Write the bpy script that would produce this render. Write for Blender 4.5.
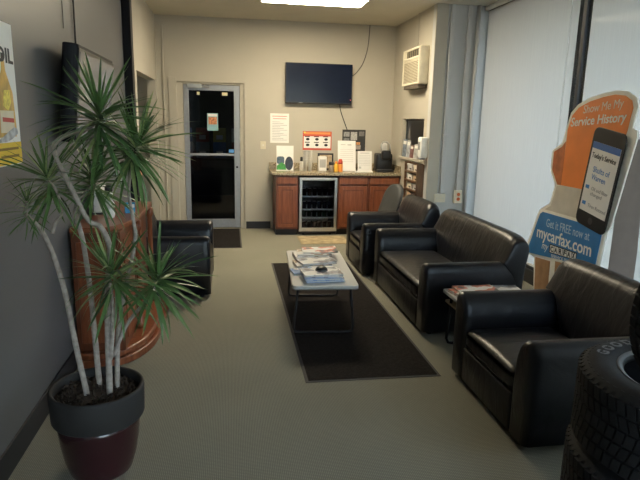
import bpy, bmesh, math, random
from mathutils import Vector, Matrix, Euler
random.seed(7)
PI = math.pi
S = bpy.context.scene
C = S.collection
for o in list(bpy.data.objects):
    bpy.data.objects.remove(o)

# ------------------------------------------------------------------ camera, sky, exposure
F_PX, YAW, PITCH, ROLL, CAM_H = 559.6, 0.1608, 0.2071, 0.0221, 1.613
cam_d = bpy.data.cameras.new('camera'); cam_o = bpy.data.objects.new('camera', cam_d); C.objects.link(cam_o)
cam_d.sensor_fit = 'HORIZONTAL'; cam_d.sensor_width = 36.0; cam_d.lens = F_PX / 640 * 36.0
cam_d.clip_start = 0.05; cam_d.clip_end = 500
fw = Vector((math.sin(YAW) * math.cos(PITCH), math.cos(YAW) * math.cos(PITCH), -math.sin(PITCH)))
rt = Vector((math.cos(YAW), -math.sin(YAW), 0)); up = rt.cross(fw)
r2 = rt * math.cos(ROLL) + up * math.sin(ROLL); u2 = up * math.cos(ROLL) - rt * math.sin(ROLL)
mw = Matrix(((r2.x, u2.x, -fw.x, 0), (r2.y, u2.y, -fw.y, 0), (r2.z, u2.z, -fw.z, CAM_H), (0, 0, 0, 1)))
cam_o.matrix_world = mw
S.camera = cam_o

w = bpy.data.worlds.new('world'); S.world = w; w.use_nodes = True
wn = w.node_tree.nodes; wl = w.node_tree.links; wn.clear()
wo = wn.new('ShaderNodeOutputWorld'); wb = wn.new('ShaderNodeBackground'); sk = wn.new('ShaderNodeTexSky')
sk.sky_type = 'NISHITA'; sk.sun_disc = False; sk.sun_elevation = math.radians(48); sk.sun_rotation = math.radians(250)
sk.air_density = 1.0; sk.dust_density = 2.5; sk.ozone_density = 1.0
wb.inputs['Strength'].default_value = 5.0
# thin bright haze over the blue sky
hz = wn.new('ShaderNodeMix'); hz.data_type = 'RGBA'; hz.inputs['Factor'].default_value = 0.68
hz.inputs['B'].default_value = (1.0, 0.97, 0.93, 1)
wl.new(sk.outputs[0], hz.inputs['A']); wl.new(hz.outputs['Result'], wb.inputs[0]); wl.new(wb.outputs[0], wo.inputs[0])

vs = S.view_settings
vs.view_transform = 'Standard'; vs.look = 'None'; vs.gamma = 1.0; vs.use_curve_mapping = False
vs.exposure = 0.58
LAMP = 34.0          # ceiling panel radiance

# ------------------------------------------------------------------ materials
MATS = {}
def mat(name, col, rough=0.6, metal=0.0, var=0.06, scale=12.0, bump=0.0, bscale=60.0, spec=None, coat=0.0, emit=None, estr=0.0):
    if name in MATS: return MATS[name]
    m = bpy.data.materials.new(name); m.use_nodes = True
    nt = m.node_tree; n = nt.nodes; l = nt.links
    b = n['Principled BSDF']
    b.inputs['Roughness'].default_value = rough; b.inputs['Metallic'].default_value = metal
    if spec is not None: b.inputs['Specular IOR Level'].default_value = spec
    if coat: b.inputs['Coat Weight'].default_value = coat; b.inputs['Coat Roughness'].default_value = 0.1
    tc = n.new('ShaderNodeTexCoord'); ns = n.new('ShaderNodeTexNoise')
    ns.inputs['Scale'].default_value = scale; ns.inputs['Detail'].default_value = 4
    l.new(tc.outputs['Object'], ns.inputs['Vector'])
    rp = n.new('ShaderNodeValToRGB')
    rp.color_ramp.elements[0].position = 0.3; rp.color_ramp.elements[1].position = 0.7
    rp.color_ramp.elements[0].color = tuple(max(0, c * (1 - var)) for c in col) + (1,)
    rp.color_ramp.elements[1].color = tuple(min(1, c * (1 + var)) for c in col) + (1,)
    l.new(ns.outputs['Fac'], rp.inputs['Fac']); l.new(rp.outputs['Color'], b.inputs['Base Color'])
    if bump:
        n2 = n.new('ShaderNodeTexNoise'); n2.inputs['Scale'].default_value = bscale; n2.inputs['Detail'].default_value = 3
        l.new(tc.outputs['Object'], n2.inputs['Vector'])
        bp = n.new('ShaderNodeBump'); bp.inputs['Strength'].default_value = bump; bp.inputs['Distance'].default_value = 0.01
        l.new(n2.outputs['Fac'], bp.inputs['Height']); l.new(bp.outputs['Normal'], b.inputs['Normal'])
    if emit:
        b.inputs['Emission Color'].default_value = tuple(emit) + (1,); b.inputs['Emission Strength'].default_value = estr
    MATS[name] = m
    return m

def wood(name, a, b_, rough=0.35, sc=(3, 3, 0.35)):
    m = mat(name, a, rough, bump=0.05, bscale=90)
    nt = m.node_tree; n = nt.nodes; l = nt.links
    tc = n['Texture Coordinate']; mp = n.new('ShaderNodeMapping'); mp.inputs['Scale'].default_value = sc
    ns = n['Noise Texture']; ns.inputs['Scale'].default_value = 14; ns.inputs['Detail'].default_value = 6
    l.new(tc.outputs['Object'], mp.inputs['Vector']); l.new(mp.outputs['Vector'], ns.inputs['Vector'])
    rp = n['Color Ramp']; rp.color_ramp.elements[0].color = tuple(a) + (1,); rp.color_ramp.elements[1].color = tuple(b_) + (1,)
    return m

def leather(name):
    m = mat(name, (0.006, 0.0065, 0.010), 0.34, var=0.25, scale=5, spec=0.5)
    nt = m.node_tree; n = nt.nodes; l = nt.links; b = n['Principled BSDF']; tc = n['Texture Coordinate']
    f = n.new('ShaderNodeTexNoise'); f.inputs['Scale'].default_value = 9; f.inputs['Detail'].default_value = 4; f.inputs['Distortion'].default_value = 0.6
    mp = n.new('ShaderNodeMapping'); mp.inputs['Scale'].default_value = (0.7, 1.6, 0.7)
    g = n.new('ShaderNodeTexVoronoi'); g.inputs['Scale'].default_value = 260
    l.new(tc.outputs['Object'], mp.inputs['Vector']); l.new(mp.outputs['Vector'], f.inputs['Vector']); l.new(tc.outputs['Object'], g.inputs['Vector'])
    b1 = n.new('ShaderNodeBump'); b1.inputs['Strength'].default_value = 0.35; b1.inputs['Distance'].default_value = 0.02
    b2 = n.new('ShaderNodeBump'); b2.inputs['Strength'].default_value = 0.12; b2.inputs['Distance'].default_value = 0.002
    l.new(f.outputs['Fac'], b1.inputs['Height']); l.new(g.outputs['Distance'], b2.inputs['Height'])
    l.new(b1.outputs['Normal'], b2.inputs['Normal']); l.new(b2.outputs['Normal'], b.inputs['Normal'])
    return m

def carpet(name):
    m = mat(name, (0.285, 0.272, 0.215), 0.95, spec=0.15)
    nt = m.node_tree; n = nt.nodes; l = nt.links; b = n['Principled BSDF']; tc = n['Texture Coordinate']
    ns = n['Noise Texture']; ns.inputs['Scale'].default_value = 1.3
    wv = n.new('ShaderNodeTexWave'); wv.wave_type = 'BANDS'; wv.bands_direction = 'X'; wv.inputs['Scale'].default_value = 36; wv.inputs['Distortion'].default_value = 1.0; wv.inputs['Detail Scale'].default_value = 8
    w2 = n.new('ShaderNodeTexWave'); w2.wave_type = 'BANDS'; w2.bands_direction = 'Y'; w2.inputs['Scale'].default_value = 28; w2.inputs['Distortion'].default_value = 1.0
    l.new(tc.outputs['Object'], wv.inputs['Vector']); l.new(tc.outputs['Object'], w2.inputs['Vector'])
    ml = n.new('ShaderNodeMath'); ml.operation = 'MULTIPLY'
    l.new(wv.outputs['Fac'], ml.inputs[0]); l.new(w2.outputs['Fac'], ml.inputs[1])
    r2_ = n.new('ShaderNodeMapRange'); r2_.inputs['To Min'].default_value = 0.70; r2_.inputs['To Max'].default_value = 1.45
    l.new(ml.outputs[0], r2_.inputs['Value'])
    mx = n.new('ShaderNodeMix'); mx.data_type = 'RGBA'; mx.blend_type = 'MULTIPLY'; mx.inputs['Factor'].default_value = 1
    l.new(n['Color Ramp'].outputs['Color'], mx.inputs['A']); l.new(r2_.outputs['Result'], mx.inputs['B'])
    l.new(mx.outputs['Result'], b.inputs['Base Color'])
    bp = n.new('ShaderNodeBump'); bp.inputs['Strength'].default_value = 0.4; bp.inputs['Distance'].default_value = 0.004
    l.new(ml.outputs[0], bp.inputs['Height']); l.new(bp.outputs['Normal'], b.inputs['Normal'])
    return m

def granite(name):
    m = mat(name, (0.3, 0.25, 0.17), 0.25)
    nt = m.node_tree; n = nt.nodes; rp = n['Color Ramp']; n['Noise Texture'].inputs['Scale'].default_value = 70
    e = rp.color_ramp.elements; e[0].position = 0.35; e[0].color = (0.10, 0.075, 0.045, 1); e[1].position = 0.6; e[1].color = (0.46, 0.38, 0.25, 1)
    return m

def glass(name, tint=(0.9, 0.95, 0.95), alpha=0.92, rough=0.02):
    # thin pane: mostly see-through with a clear reflection
    if name in MATS: return MATS[name]
    m = bpy.data.materials.new(name); m.use_nodes = True; n = m.node_tree.nodes; l = m.node_tree.links; n.clear()
    o = n.new('ShaderNodeOutputMaterial'); t = n.new('ShaderNodeBsdfTransparent'); g = n.new('ShaderNodeBsdfGlossy')
    t.inputs['Color'].default_value = tuple(c * alpha for c in tint) + (1,); g.inputs['Roughness'].default_value = rough
    fr = n.new('ShaderNodeFresnel'); fr.inputs['IOR'].default_value = 1.5; mx = n.new('ShaderNodeMixShader')
    l.new(fr.outputs[0], mx.inputs[0]); l.new(t.outputs[0], mx.inputs[1]); l.new(g.outputs[0], mx.inputs[2]); l.new(mx.outputs[0], o.inputs[0])
    MATS[name] = m; return m

def shade_mat(name):
    # woven sun-screen: part open weave, part translucent yarn
    m = bpy.data.materials.new(name); m.use_nodes = True; n = m.node_tree.nodes; l = m.node_tree.links; n.clear()
    o = n.new('ShaderNodeOutputMaterial'); t = n.new('ShaderNodeBsdfTransparent'); tr = n.new('ShaderNodeBsdfTranslucent'); d = n.new('ShaderNodeBsdfDiffuse')
    tc = n.new('ShaderNodeTexCoord'); wv = n.new('ShaderNodeTexNoise'); wv.inputs['Scale'].default_value = 3.0
    mp = n.new('ShaderNodeMapping'); mp.inputs['Scale'].default_value = (1, 30, 1.0); l.new(tc.outputs['Object'], mp.inputs[0]); l.new(mp.outputs[0], wv.inputs['Vector'])
    rp = n.new('ShaderNodeValToRGB'); rp.color_ramp.elements[0].color = (0.47, 0.435, 0.385, 1); rp.color_ramp.elements[1].color = (0.55, 0.51, 0.455, 1)
    l.new(wv.outputs['Fac'], rp.inputs[0]); l.new(rp.outputs[0], tr.inputs['Color']); l.new(rp.outputs[0], d.inputs['Color'])
    m1 = n.new('ShaderNodeMixShader'); m1.inputs[0].default_value = 0.5; l.new(d.outputs[0], m1.inputs[1]); l.new(tr.outputs[0], m1.inputs[2])
    m2 = n.new('ShaderNodeMixShader'); m2.inputs[0].default_value = 0.17; l.new(m1.outputs[0], m2.inputs[1]); l.new(t.outputs[0], m2.inputs[2])
    l.new(m2.outputs[0], o.inputs[0]); MATS[name] = m; return m

def emis(name, col, s):
    return mat(name, (0.9, 0.9, 0.88), 0.4, emit=col, estr=s)

WALL = mat('wall_paint', (0.47, 0.435, 0.36), 0.75, var=0.03, scale=2, bump=0.05, bscale=180)
WALLN = mat('wall_paint_grey', (0.125, 0.123, 0.126), 0.40, var=0.04, scale=2, bump=0.05, bscale=180)
STEPM = mat('wall_paint_cool', (0.50, 0.50, 0.49), 0.6, var=0.03, scale=2, bump=0.05, bscale=180)
CEIL = mat('ceiling_paint', (0.60, 0.56, 0.46), 0.85, var=0.03, scale=3, bump=0.1, bscale=120)
CARP = carpet('carpet'); LEA = leather('black_leather')
BLK = mat('black_plastic', (0.012, 0.012, 0.014), 0.4); BLKM = mat('black_metal', (0.010, 0.010, 0.011), 0.5, spec=0.3)
NAVY = mat('black_blue_paint', (0.007, 0.0075, 0.012), 0.6, spec=0.3)
RUBB = mat('baseboard_rubber', (0.018, 0.018, 0.02), 0.5)
ALU = mat('brushed_aluminium', (0.34, 0.355, 0.385), 0.45, metal=0.6, var=0.05, scale=30)
STEEL = mat('stainless', (0.55, 0.55, 0.53), 0.3, metal=0.9, var=0.05)
DKALU = mat('dark_bronze_frame', (0.045, 0.045, 0.05), 0.4, metal=0.3)
CAB = wood('cherry_cabinet', (0.16, 0.045, 0.018), (0.27, 0.085, 0.035), 0.35)
CABD = wood('cherry_cabinet_dark', (0.11, 0.030, 0.012), (0.19, 0.055, 0.022), 0.35)
STAND = wood('mahogany_stand', (0.17, 0.045, 0.018), (0.30, 0.095, 0.038), 0.3)
GRAN = granite('granite'); WHITE = mat('white_plastic', (0.80, 0.79, 0.75), 0.45); PAPER = mat('white_paper', (0.82, 0.80, 0.76), 0.8, var=0.02)
CREAM = mat('cream_plastic', (0.66, 0.60, 0.46), 0.5); ACG = mat('grille_beige', (0.30, 0.26, 0.17), 0.6)
LAM = mat('grey_laminate', (0.52, 0.52, 0.50), 0.4, var=0.03, scale=40)
RUG = mat('brown_mat_pile', (0.020, 0.017, 0.016), 0.95, var=0.3, scale=60, bump=0.3, bscale=300, spec=0.1); RUGE = mat('mat_rubber_edge', (0.045, 0.043, 0.042), 0.7)
INK = mat('black_ink', (0.015, 0.015, 0.018), 0.6); GREYINK = mat('grey_ink', (0.32, 0.32, 0.33), 0.7)
ORANGE = mat('print_orange', (0.88, 0.25, 0.05), 0.45, var=0.08, scale=4); BLUE = mat('print_blue', (0.045, 0.20, 0.46), 0.45, var=0.12, scale=5)
SHADE = shade_mat('sun_screen_weave')
PANE = glass('clear_pane'); DKG = glass('door_pane', (0.75, 0.8, 0.9), 0.8); FRG = glass('cooler_pane', (0.9, 0.92, 0.95), 0.95)

# ------------------------------------------------------------------ mesh helpers
class MB:
    def __init__(s): s.v = []; s.f = []
    def add(s, vs_, fs): k = len(s.v); s.v += [tuple(v) for v in vs_]; s.f += [tuple(i + k for i in f) for f in fs]; return s
    def box(s, x0, x1, y0, y1, z0, z1):
        return s.add([(x0, y0, z0), (x1, y0, z0), (x1, y1, z0), (x0, y1, z0), (x0, y0, z1), (x1, y0, z1), (x1, y1, z1), (x0, y1, z1)],
                     [(0, 3, 2, 1), (4, 5, 6, 7), (0, 1, 5, 4), (1, 2, 6, 5), (2, 3, 7, 6), (3, 0, 4, 7)])
    def prism(s, poly, axis, a, b):
        n = len(poly)
        def p(u, v, t): return (t, u, v) if axis == 0 else ((u, t, v) if axis == 1 else (u, v, t))
        vs_ = [p(u, v, a) for u, v in poly] + [p(u, v, b) for u, v in poly]
        return s.add(vs_, [tuple(range(n - 1, -1, -1)), tuple(range(n, 2 * n))] + [(i, (i + 1) % n, n + (i + 1) % n, n + i) for i in range(n)])
    def lathe(s, prof, seg=24, c=(0, 0, 0), axis=2, closed=False):
        vs_ = []
        for (r, h) in prof:
            for k in range(seg):
                a = 2 * PI * k / seg; x, y = r * math.cos(a), r * math.sin(a)
                q = (x, y, h) if axis == 2 else ((x, h, y) if axis == 1 else (h, x, y))
                vs_.append((q[0] + c[0], q[1] + c[1], q[2] + c[2]))
        fs = []; m = len(prof)
        for i in range(m if closed else m - 1):
            j = (i + 1) % m
            for k in range(seg):
                k2 = (k + 1) % seg; fs.append((i * seg + k, i * seg + k2, j * seg + k2, j * seg + k))
        if not closed:
            if prof[0][0] > 1e-4: fs.append(tuple(range(seg - 1, -1, -1)))
            if prof[-1][0] > 1e-4: fs.append(tuple((m - 1) * seg + k for k in range(seg)))
        return s.add(vs_, fs)
    def cyl(s, c, r, h, axis=2, seg=20, r2=None): return s.lathe([(r, 0), (r if r2 is None else r2, h)], seg, c, axis)
    def tube(s, path, r, seg=8):
        P = [Vector(p) for p in path]; R = r if isinstance(r, (list, tuple)) else [r] * len(P); rings = []; prev = None
        for i, p in enumerate(P):
            t = (P[min(i + 1, len(P) - 1)] - P[max(i - 1, 0)]).normalized()
            if prev is None:
                a = Vector((0, 0, 1)) if abs(t.z) < 0.9 else Vector((1, 0, 0)); nrm = t.cross(a).normalized()
            else: nrm = (prev - t * prev.dot(t)).normalized()
            prev = nrm; b = t.cross(nrm)
            rings.append([p + (nrm * math.cos(2 * PI * k / seg) + b * math.sin(2 * PI * k / seg)) * R[i] for k in range(seg)])
        fs = [(i * seg + k, i * seg + (k + 1) % seg, (i + 1) * seg + (k + 1) % seg, (i + 1) * seg + k) for i in range(len(P) - 1) for k in range(seg)]
        fs += [tuple(range(seg - 1, -1, -1)), tuple((len(P) - 1) * seg + k for k in range(seg))]
        return s.add([v for r_ in rings for v in r_], fs)
    def loft(s, rings, caps=True):
        n = len(rings[0]); fs = [(i * n + k, i * n + (k + 1) % n, (i + 1) * n + (k + 1) % n, (i + 1) * n + k) for i in range(len(rings) - 1) for k in range(n)]
        if caps: fs += [tuple(range(n - 1, -1, -1)), tuple((len(rings) - 1) * n + k for k in range(n))]
        return s.add([v for r_ in rings for v in r_], fs)
    def mesh(s, name, m):
        me = bpy.data.meshes.new(name); me.from_pydata(s.v, [], s.f); me.update()
        bm = bmesh.new(); bm.from_mesh(me); bmesh.ops.recalc_face_normals(bm, faces=bm.faces); bm.to_mesh(me); bm.free()
        if m: me.materials.append(m)
        return me
    def build(s, name, m, parent=None, smooth=False, bevel=0, seg=2, sub=0, loc=None, kind=None):
        me = s.mesh(name, m); o = bpy.data.objects.new(name, me); C.objects.link(o)
        if parent: o.parent = parent
        if loc: o.location = loc
        if smooth:
            for p in me.polygons: p.use_smooth = True
        if bevel:
            b = o.modifiers.new('bevel', 'BEVEL'); b.width = bevel; b.segments = seg; b.limit_method = 'ANGLE'; b.angle_limit = math.radians(40)
            b.harden_normals = False
            for p in me.polygons: p.use_smooth = seg > 2 or smooth
        if sub:
            q = o.modifiers.new('sub', 'SUBSURF'); q.levels = sub; q.render_levels = sub
        if kind: o['kind'] = kind
        return o

def smooth_path(pts, n=6):
    P = [Vector(p) for p in pts]; out = []
    for i in range(len(P) - 1):
        p0, p1, p2, p3 = P[max(i - 1, 0)], P[i], P[i + 1], P[min(i + 2, len(P) - 1)]
        for k in range(n):
            t = k / n; out.append(0.5 * ((2 * p1) + (p2 - p0) * t + (2 * p0 - 5 * p1 + 4 * p2 - p3) * t * t + (3 * p1 - p0 - 3 * p2 + p3) * t ** 3))
    out.append(P[-1]); return out

def thing(name, label, cat, loc=(0, 0, 0), rz=0, group=None):
    o = bpy.data.objects.new(name, None); C.objects.link(o); o.location = loc; o.rotation_euler = (0, 0, rz); o.empty_display_size = 0.1
    return tag(o, label, cat, group)
def tag(o, label, cat, group=None):
    o['label'] = label; o['category'] = cat
    if group: o['group'] = group
    return o
def struct(o, label=None):
    o['kind'] = 'structure'
    if label: o['label'] = label
    return o
def dup(root, loc=None, rz=None, label=None):
    r = root.copy(); C.objects.link(r)
    if loc is not None: r.location = loc
    if rz is not None: r.rotation_euler = (0, 0, rz)
    if label: r['label'] = label
    for ch in root.children:
        c = ch.copy(); C.objects.link(c); c.parent = r
        for g in ch.children:
            d = g.copy(); C.objects.link(d); d.parent = c
    return r
def text(name, body, size, m, parent, loc, rot, ext=0.0008, align='LEFT', width=None, shear=0.0, bold=0.0):
    cu = bpy.data.curves.new(name, 'FONT'); cu.body = body; cu.size = size; cu.extrude = ext; cu.align_x = align; cu.shear = shear; cu.offset = bold; cu.resolution_u = 4
    t = bpy.data.objects.new(name, cu); C.objects.link(t)
    bpy.context.view_layer.update()
    me = bpy.data.meshes.new_from_object(t.evaluated_get(bpy.context.evaluated_depsgraph_get()))
    bpy.data.objects.remove(t); me.materials.clear(); me.materials.append(m)
    if width:
        xs = [v.co.x for v in me.vertices]; k = width / (max(xs) - min(xs))
        for v in me.vertices: v.co.x *= k
    o = bpy.data.objects.new(name, me); C.objects.link(o); o.parent = parent; o.location = loc; o.rotation_euler = rot
    return o
ROT_NX = (PI / 2, 0, -PI / 2)   # reads for someone looking along +X
ROT_PX = (PI / 2, 0, PI / 2)    # reads for someone looking along -X
ROT_NY = (PI / 2, 0, 0)         # reads for someone looking along +Y

# ------------------------------------------------------------------ the room
XL, XR, XW, YB, YS, YF, ZC = -1.02, 2.46, 3.10, 8.49, 6.80, -2.6, 3.03
struct(MB().box(XL - 0.1, XW + 0.12, YF - 0.1, YB + 0.12, -0.08, 0).build('floor', CARP), 'grey olive ribbed carpet over the whole room')
struct(MB().box(XL - 2.6, 5.2, YF - 0.12, 12.6, ZC, ZC + 0.1).build('ceiling', CEIL), 'plain beige painted ceiling')
DX0, DX1, DZ = -0.75, 0.21, 2.145
struct(MB().box(-3.5, DX0, YB, YB + 0.12, 0, ZC).box(DX1, 5.1, YB, YB + 0.12, 0, ZC).box(DX0, DX1, YB, YB + 0.12, DZ, ZC).build('wall_back', WALL), 'beige wall behind the coffee counter')
struct(MB().box(XL - 0.12, XL, YF, 5.95, 0, ZC).build('wall_left', WALLN), 'grey painted side wall behind the plant')
OY0, OY1, OZ = 6.72, 8.36, 2.14
struct(MB().box(XL - 0.12, XL, 6.07, OY0, 0, ZC).box(XL - 0.12, XL, OY1, YB, 0, ZC).box(XL - 0.12, XL, OY0, OY1, OZ, ZC).build('wall_hall', WALL), 'beige wall with a passage opening')
struct(MB().box(-2.5, -2.4, 5.95, YB, 0, ZC).box(-2.4, XL - 0.12, 5.95, 6.07, 0, ZC).build('wall_passage', WALL))
struct(MB().box(-2.5, XL - 0.1, 5.95, YB, -0.08, 0).build('floor_passage', CARP))
struct(MB().box(XL - 0.12, -0.94, 5.95, 6.07, 0, ZC).build('trim_1', NAVY, bevel=0.006), 'black full height post at the end of the grey wall')
PY0, PY1, PZ0, PZ1 = 7.03, 7.95, 1.16, 1.69
wr = MB().box(XR, XR + 0.12, YS + 0.12, PY0, 0, ZC).box(XR, XR + 0.12, PY1, YB, 0, ZC).box(XR, XR + 0.12, PY0, PY1, 0, PZ0).box(XR, XR + 0.12, PY0, PY1, PZ1, ZC)
struct(wr.build('wall_right', WALL), 'beige wall with the pass-through window')
struct(MB().box(XR, 5.1, YS, YS + 0.12, 0, ZC).build('wall_step', STEPM), 'cool grey wall return beside the big window')
struct(MB().box(XR - 0.012, XR + 0.14, YS - 0.02, YS, 0, ZC).build('trim_5', WALL, bevel=0.004), 'beige corner casing where the wall returns')
struct(MB().box(5.0, 5.1, YS + 0.12, YB, 0, ZC).build('wall_office', WALL)); struct(MB().box(XR + 0.12, 5.0, YS + 0.12, YB, -0.08, 0).build('floor_office', CARP))
FX0, FX1, FZ0, FZ1 = 0.3, 2.95, 0.25, 2.75
struct(MB().box(XL - 0.12, FX0, YF - 0.12, YF, 0, ZC).box(FX1, XW + 0.12, YF - 0.12, YF, 0, ZC).box(FX0, FX1, YF - 0.12, YF, 0, FZ0).box(FX0, FX1, YF - 0.12, YF, FZ1, ZC).build('wall_front', WALL))
r = struct(MB().box(FX0, FX0 + 0.05, YF - 0.1, YF - 0.03, FZ0, FZ1).box(FX1 - 0.05, FX1, YF - 0.1, YF - 0.03, FZ0, FZ1).box(FX0 + 0.05, FX1 - 0.05, YF - 0.1, YF - 0.03, FZ0, FZ0 + 0.05).box(FX0 + 0.05, FX1 - 0.05, YF - 0.1, YF - 0.03, FZ1 - 0.05, FZ1).box(1.20, 1.25, YF - 0.1, YF - 0.03, FZ0 + 0.05, FZ1 - 0.05).build('window_7', DKALU), 'storefront window in the wall behind the viewer')
MB().box(FX0 + 0.05, 1.20, YF - 0.07, YF - 0.062, FZ0 + 0.05, FZ1 - 0.05).build('pane', PANE, r); MB().box(1.25, FX1 - 0.05, YF - 0.07, YF - 0.062, FZ0 + 0.05, FZ1 - 0.05).build('pane', PANE, r)
# window wall
MY = [4.83, 2.78, 0.73, -1.32]
struct(MB().box(XW, XW + 0.12, YF, YS, 0, 0.14).box(XW, XW + 0.12, YF, YS, 2.985, ZC).build('wall_window', DKALU))
ed = [YS] + MY + [YF]
for i in range(5):
    y1, y0 = ed[i], ed[i + 1]
    r = struct(MB().box(XW + 0.02, XW + 0.06, y0 + 0.001, y0 + 0.04, 0.14, 2.985).build('window_%d' % (i + 1), DKALU, bevel=0.004), 'dark framed storefront window')
    MB().box(XW + 0.02, XW + 0.06, y0 + 0.04, y1, 0.14, 0.20).build('bottom_rail', DKALU, r)
    MB().box(XW + 0.02, XW + 0.06, y0 + 0.04, y1, 2.945, 2.985).build('top_rail', DKALU, r)
    MB().box(XW + 0.02, XW + 0.06, y1 - 0.010, y1 - 0.0005, 0.20, 2.945).build('jamb', ALU if i == 0 else DKALU, r)  # corner jamb is paler, its colour standing in for a bright gap of daylight
    MB().box(XW + 0.036, XW + 0.043, y0 + 0.04, y1 - 0.010, 0.20, 2.945).build('pane', PANE, r)
    a, b = y0 + 0.06, y1 - (0.05 if i == 0 else 0.13)
    names = ['pale woven roller shade over the window by the wall return', 'pale woven roller shade behind the cardboard display', 'pale woven roller shade beside the black tyres', 'pale woven roller shade over the second window from the front wall', 'pale woven roller shade over the window at the front wall']
    t = thing('roller_shade', names[i], 'window shade', (XW - 0.03, (a + b) / 2, 0.21), 0, 'roller shades on the window wall')
    h = (b - a) / 2
    MB().add([(0.027, -h + 2 * h * k / 8, z_) for z_ in (0.0, 0.7, 1.4, 2.1, 2.76) for k in range(9)], [(r_ * 9 + k, r_ * 9 + k + 1, r_ * 9 + k + 10, r_ * 9 + k + 9) for r_ in range(4) for k in range(8)]).build('fabric', SHADE, t)
    MB().cyl((0, -h, 2.785), 0.028, 2 * h, 1).build('roller', WHITE, t, smooth=True)
    MB().box(0.022, 0.029, -h, h, -0.02, 0.004).build('hem_bar', WHITE, t)
    MB().tube([(-0.02, -h + 0.05, 2.75), (-0.02, -h + 0.05, 1.0)], 0.0025, 5).build('pull_chain', WHITE, t)
# base boards
def bb(name, *a): struct(MB().box(*a).build(name, RUBB, bevel=0.003))
bb('baseboard_left', XL, XL + 0.012, YF, 5.95, 0, 0.135)
bb('baseboard_hall', XL, XL + 0.012, 6.07, OY0, 0, 0.11)
bb('baseboard_back', DX1 + 0.02, 0.60, YB - 0.012, YB, 0, 0.11)
bb('baseboard_back_left', XL, DX0 - 0.02, YB - 0.012, YB, 0, 0.11)
bb('baseboard_step', XR + 0.15, XW, YS - 0.012, YS, 0, 0.11)
bb('baseboard_right', XR - 0.012, XR, YS, 7.88, 0, 0.11)
bb('baseboard_window', XW - 0.012, XW, YF, YS - 0.012, 0, 0.135)
# vertical seams and casing beside the glass door
struct(MB().box(-0.86, DX0 - 0.001, YB - 0.016, YB, 0, 2.2).build('trim_2', WALL, bevel=0.003))
struct(MB().box(-0.935, -0.915, YB - 0.02, YB, 0, 2.9).build('trim_3', WALL, bevel=0.004))
# glass door
d = struct(MB().box(-0.675, 0.155, YB + 0.07, YB + 0.075, 0.012, 0.02).build('door_1', ALU), 'aluminium framed glass door with a dark pane')
LX0, LX1, LY0, LY1 = -0.66, 0.145, YB + 0.05, YB + 0.095
MB().box(DX0, LX0 - 0.004, YB + 0.03, YB + 0.12, 0, DZ).box(LX1 + 0.004, DX1, YB + 0.03, YB + 0.12, 0, DZ).box(LX0 - 0.004, LX1 + 0.004, YB + 0.03, YB + 0.12, DZ - 0.03, DZ).build('door_frame', WALL, d)
MB().box(LX0, LX0 + 0.075, LY0, LY1, 0.012, 2.11).build('stile', ALU, d, bevel=0.004)
MB().box(LX1 - 0.085, LX1, LY0, LY1, 0.012, 2.11).build('stile', ALU, d, bevel=0.004)
MB().box(LX0 + 0.075, LX1 - 0.085, LY0, LY1, 0.012, 0.14).build('bottom_rail', ALU, d, bevel=0.004)
MB().box(LX0 + 0.075, LX1 - 0.085, LY0, LY1, 2.03, 2.11).build('top_rail', ALU, d, bevel=0.004)
MB().box(LX0 + 0.075, LX1 - 0.085, LY0 - 0.035, LY0 - 0.005, 1.095, 1.13).box(LX0 + 0.08, LX0 + 0.10, LY0 - 0.01, LY0 + 0.02, 1.1, 1.125).build('push_bar', ALU, d, bevel=0.004)
MB().box(LX0 + 0.075, LX1 - 0.085, LY0 + 0.018, LY0 + 0.026, 0.14, 2.03).build('pane', DKG, d)
MB().box(-0.60, -0.40, YB + 0.0, YB + 0.045, 2.06, 2.115).tube([(-0.42, YB + 0.02, 2.075), (-0.28, YB - 0.02, 2.075), (-0.36, YB + 0.03, 2.105)], 0.008, 6).build('door_closer', STEEL, d, bevel=0.004)
MB().cyl((LX1 - 0.045, LY0 - 0.012, 0.93), 0.016, 0.012, 1).build('lock_cylinder', BLKM, d)
st = MB().box(-0.33, -0.17, 0, 0.001, 1.46, 1.71).build('sticker', mat('sticker_teal', (0.25, 0.45, 0.50), 0.5), d, loc=(0, LY0 + 0.0165, 0)); st['label'] = 'small notice taped on the glass'
MB().box(-0.31, -0.19, -0.0015, 0, 1.55, 1.655).build('photo_print', mat('sticker_orange', (0.55, 0.22, 0.10), 0.5, var=0.6, scale=40), d, loc=(0, LY0 + 0.0165, 0))
MB().box(-0.315, -0.185, -0.0015, 0, 1.665, 1.70).build('headline', WHITE, d, loc=(0, LY0 + 0.0165, 0))
for (x0, x1, z0, z1) in ((-0.47, -0.43, 1.965, 2.01), (-0.11, -0.03, 1.965, 2.01)):
    MB().box(x0, x1, 0, 0.001, z0, z1).build('sticker', mat('sticker_cream', (0.75, 0.70, 0.45), 0.6), d, loc=(0, LY0 + 0.0165, 0))
MB().box(-0.02, 0.055, 0, 0.001, 1.14, 1.19).build('sticker', mat('sticker_blue', (0.12, 0.35, 0.75), 0.5), d, loc=(0, LY0 + 0.0165, 0))
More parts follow.
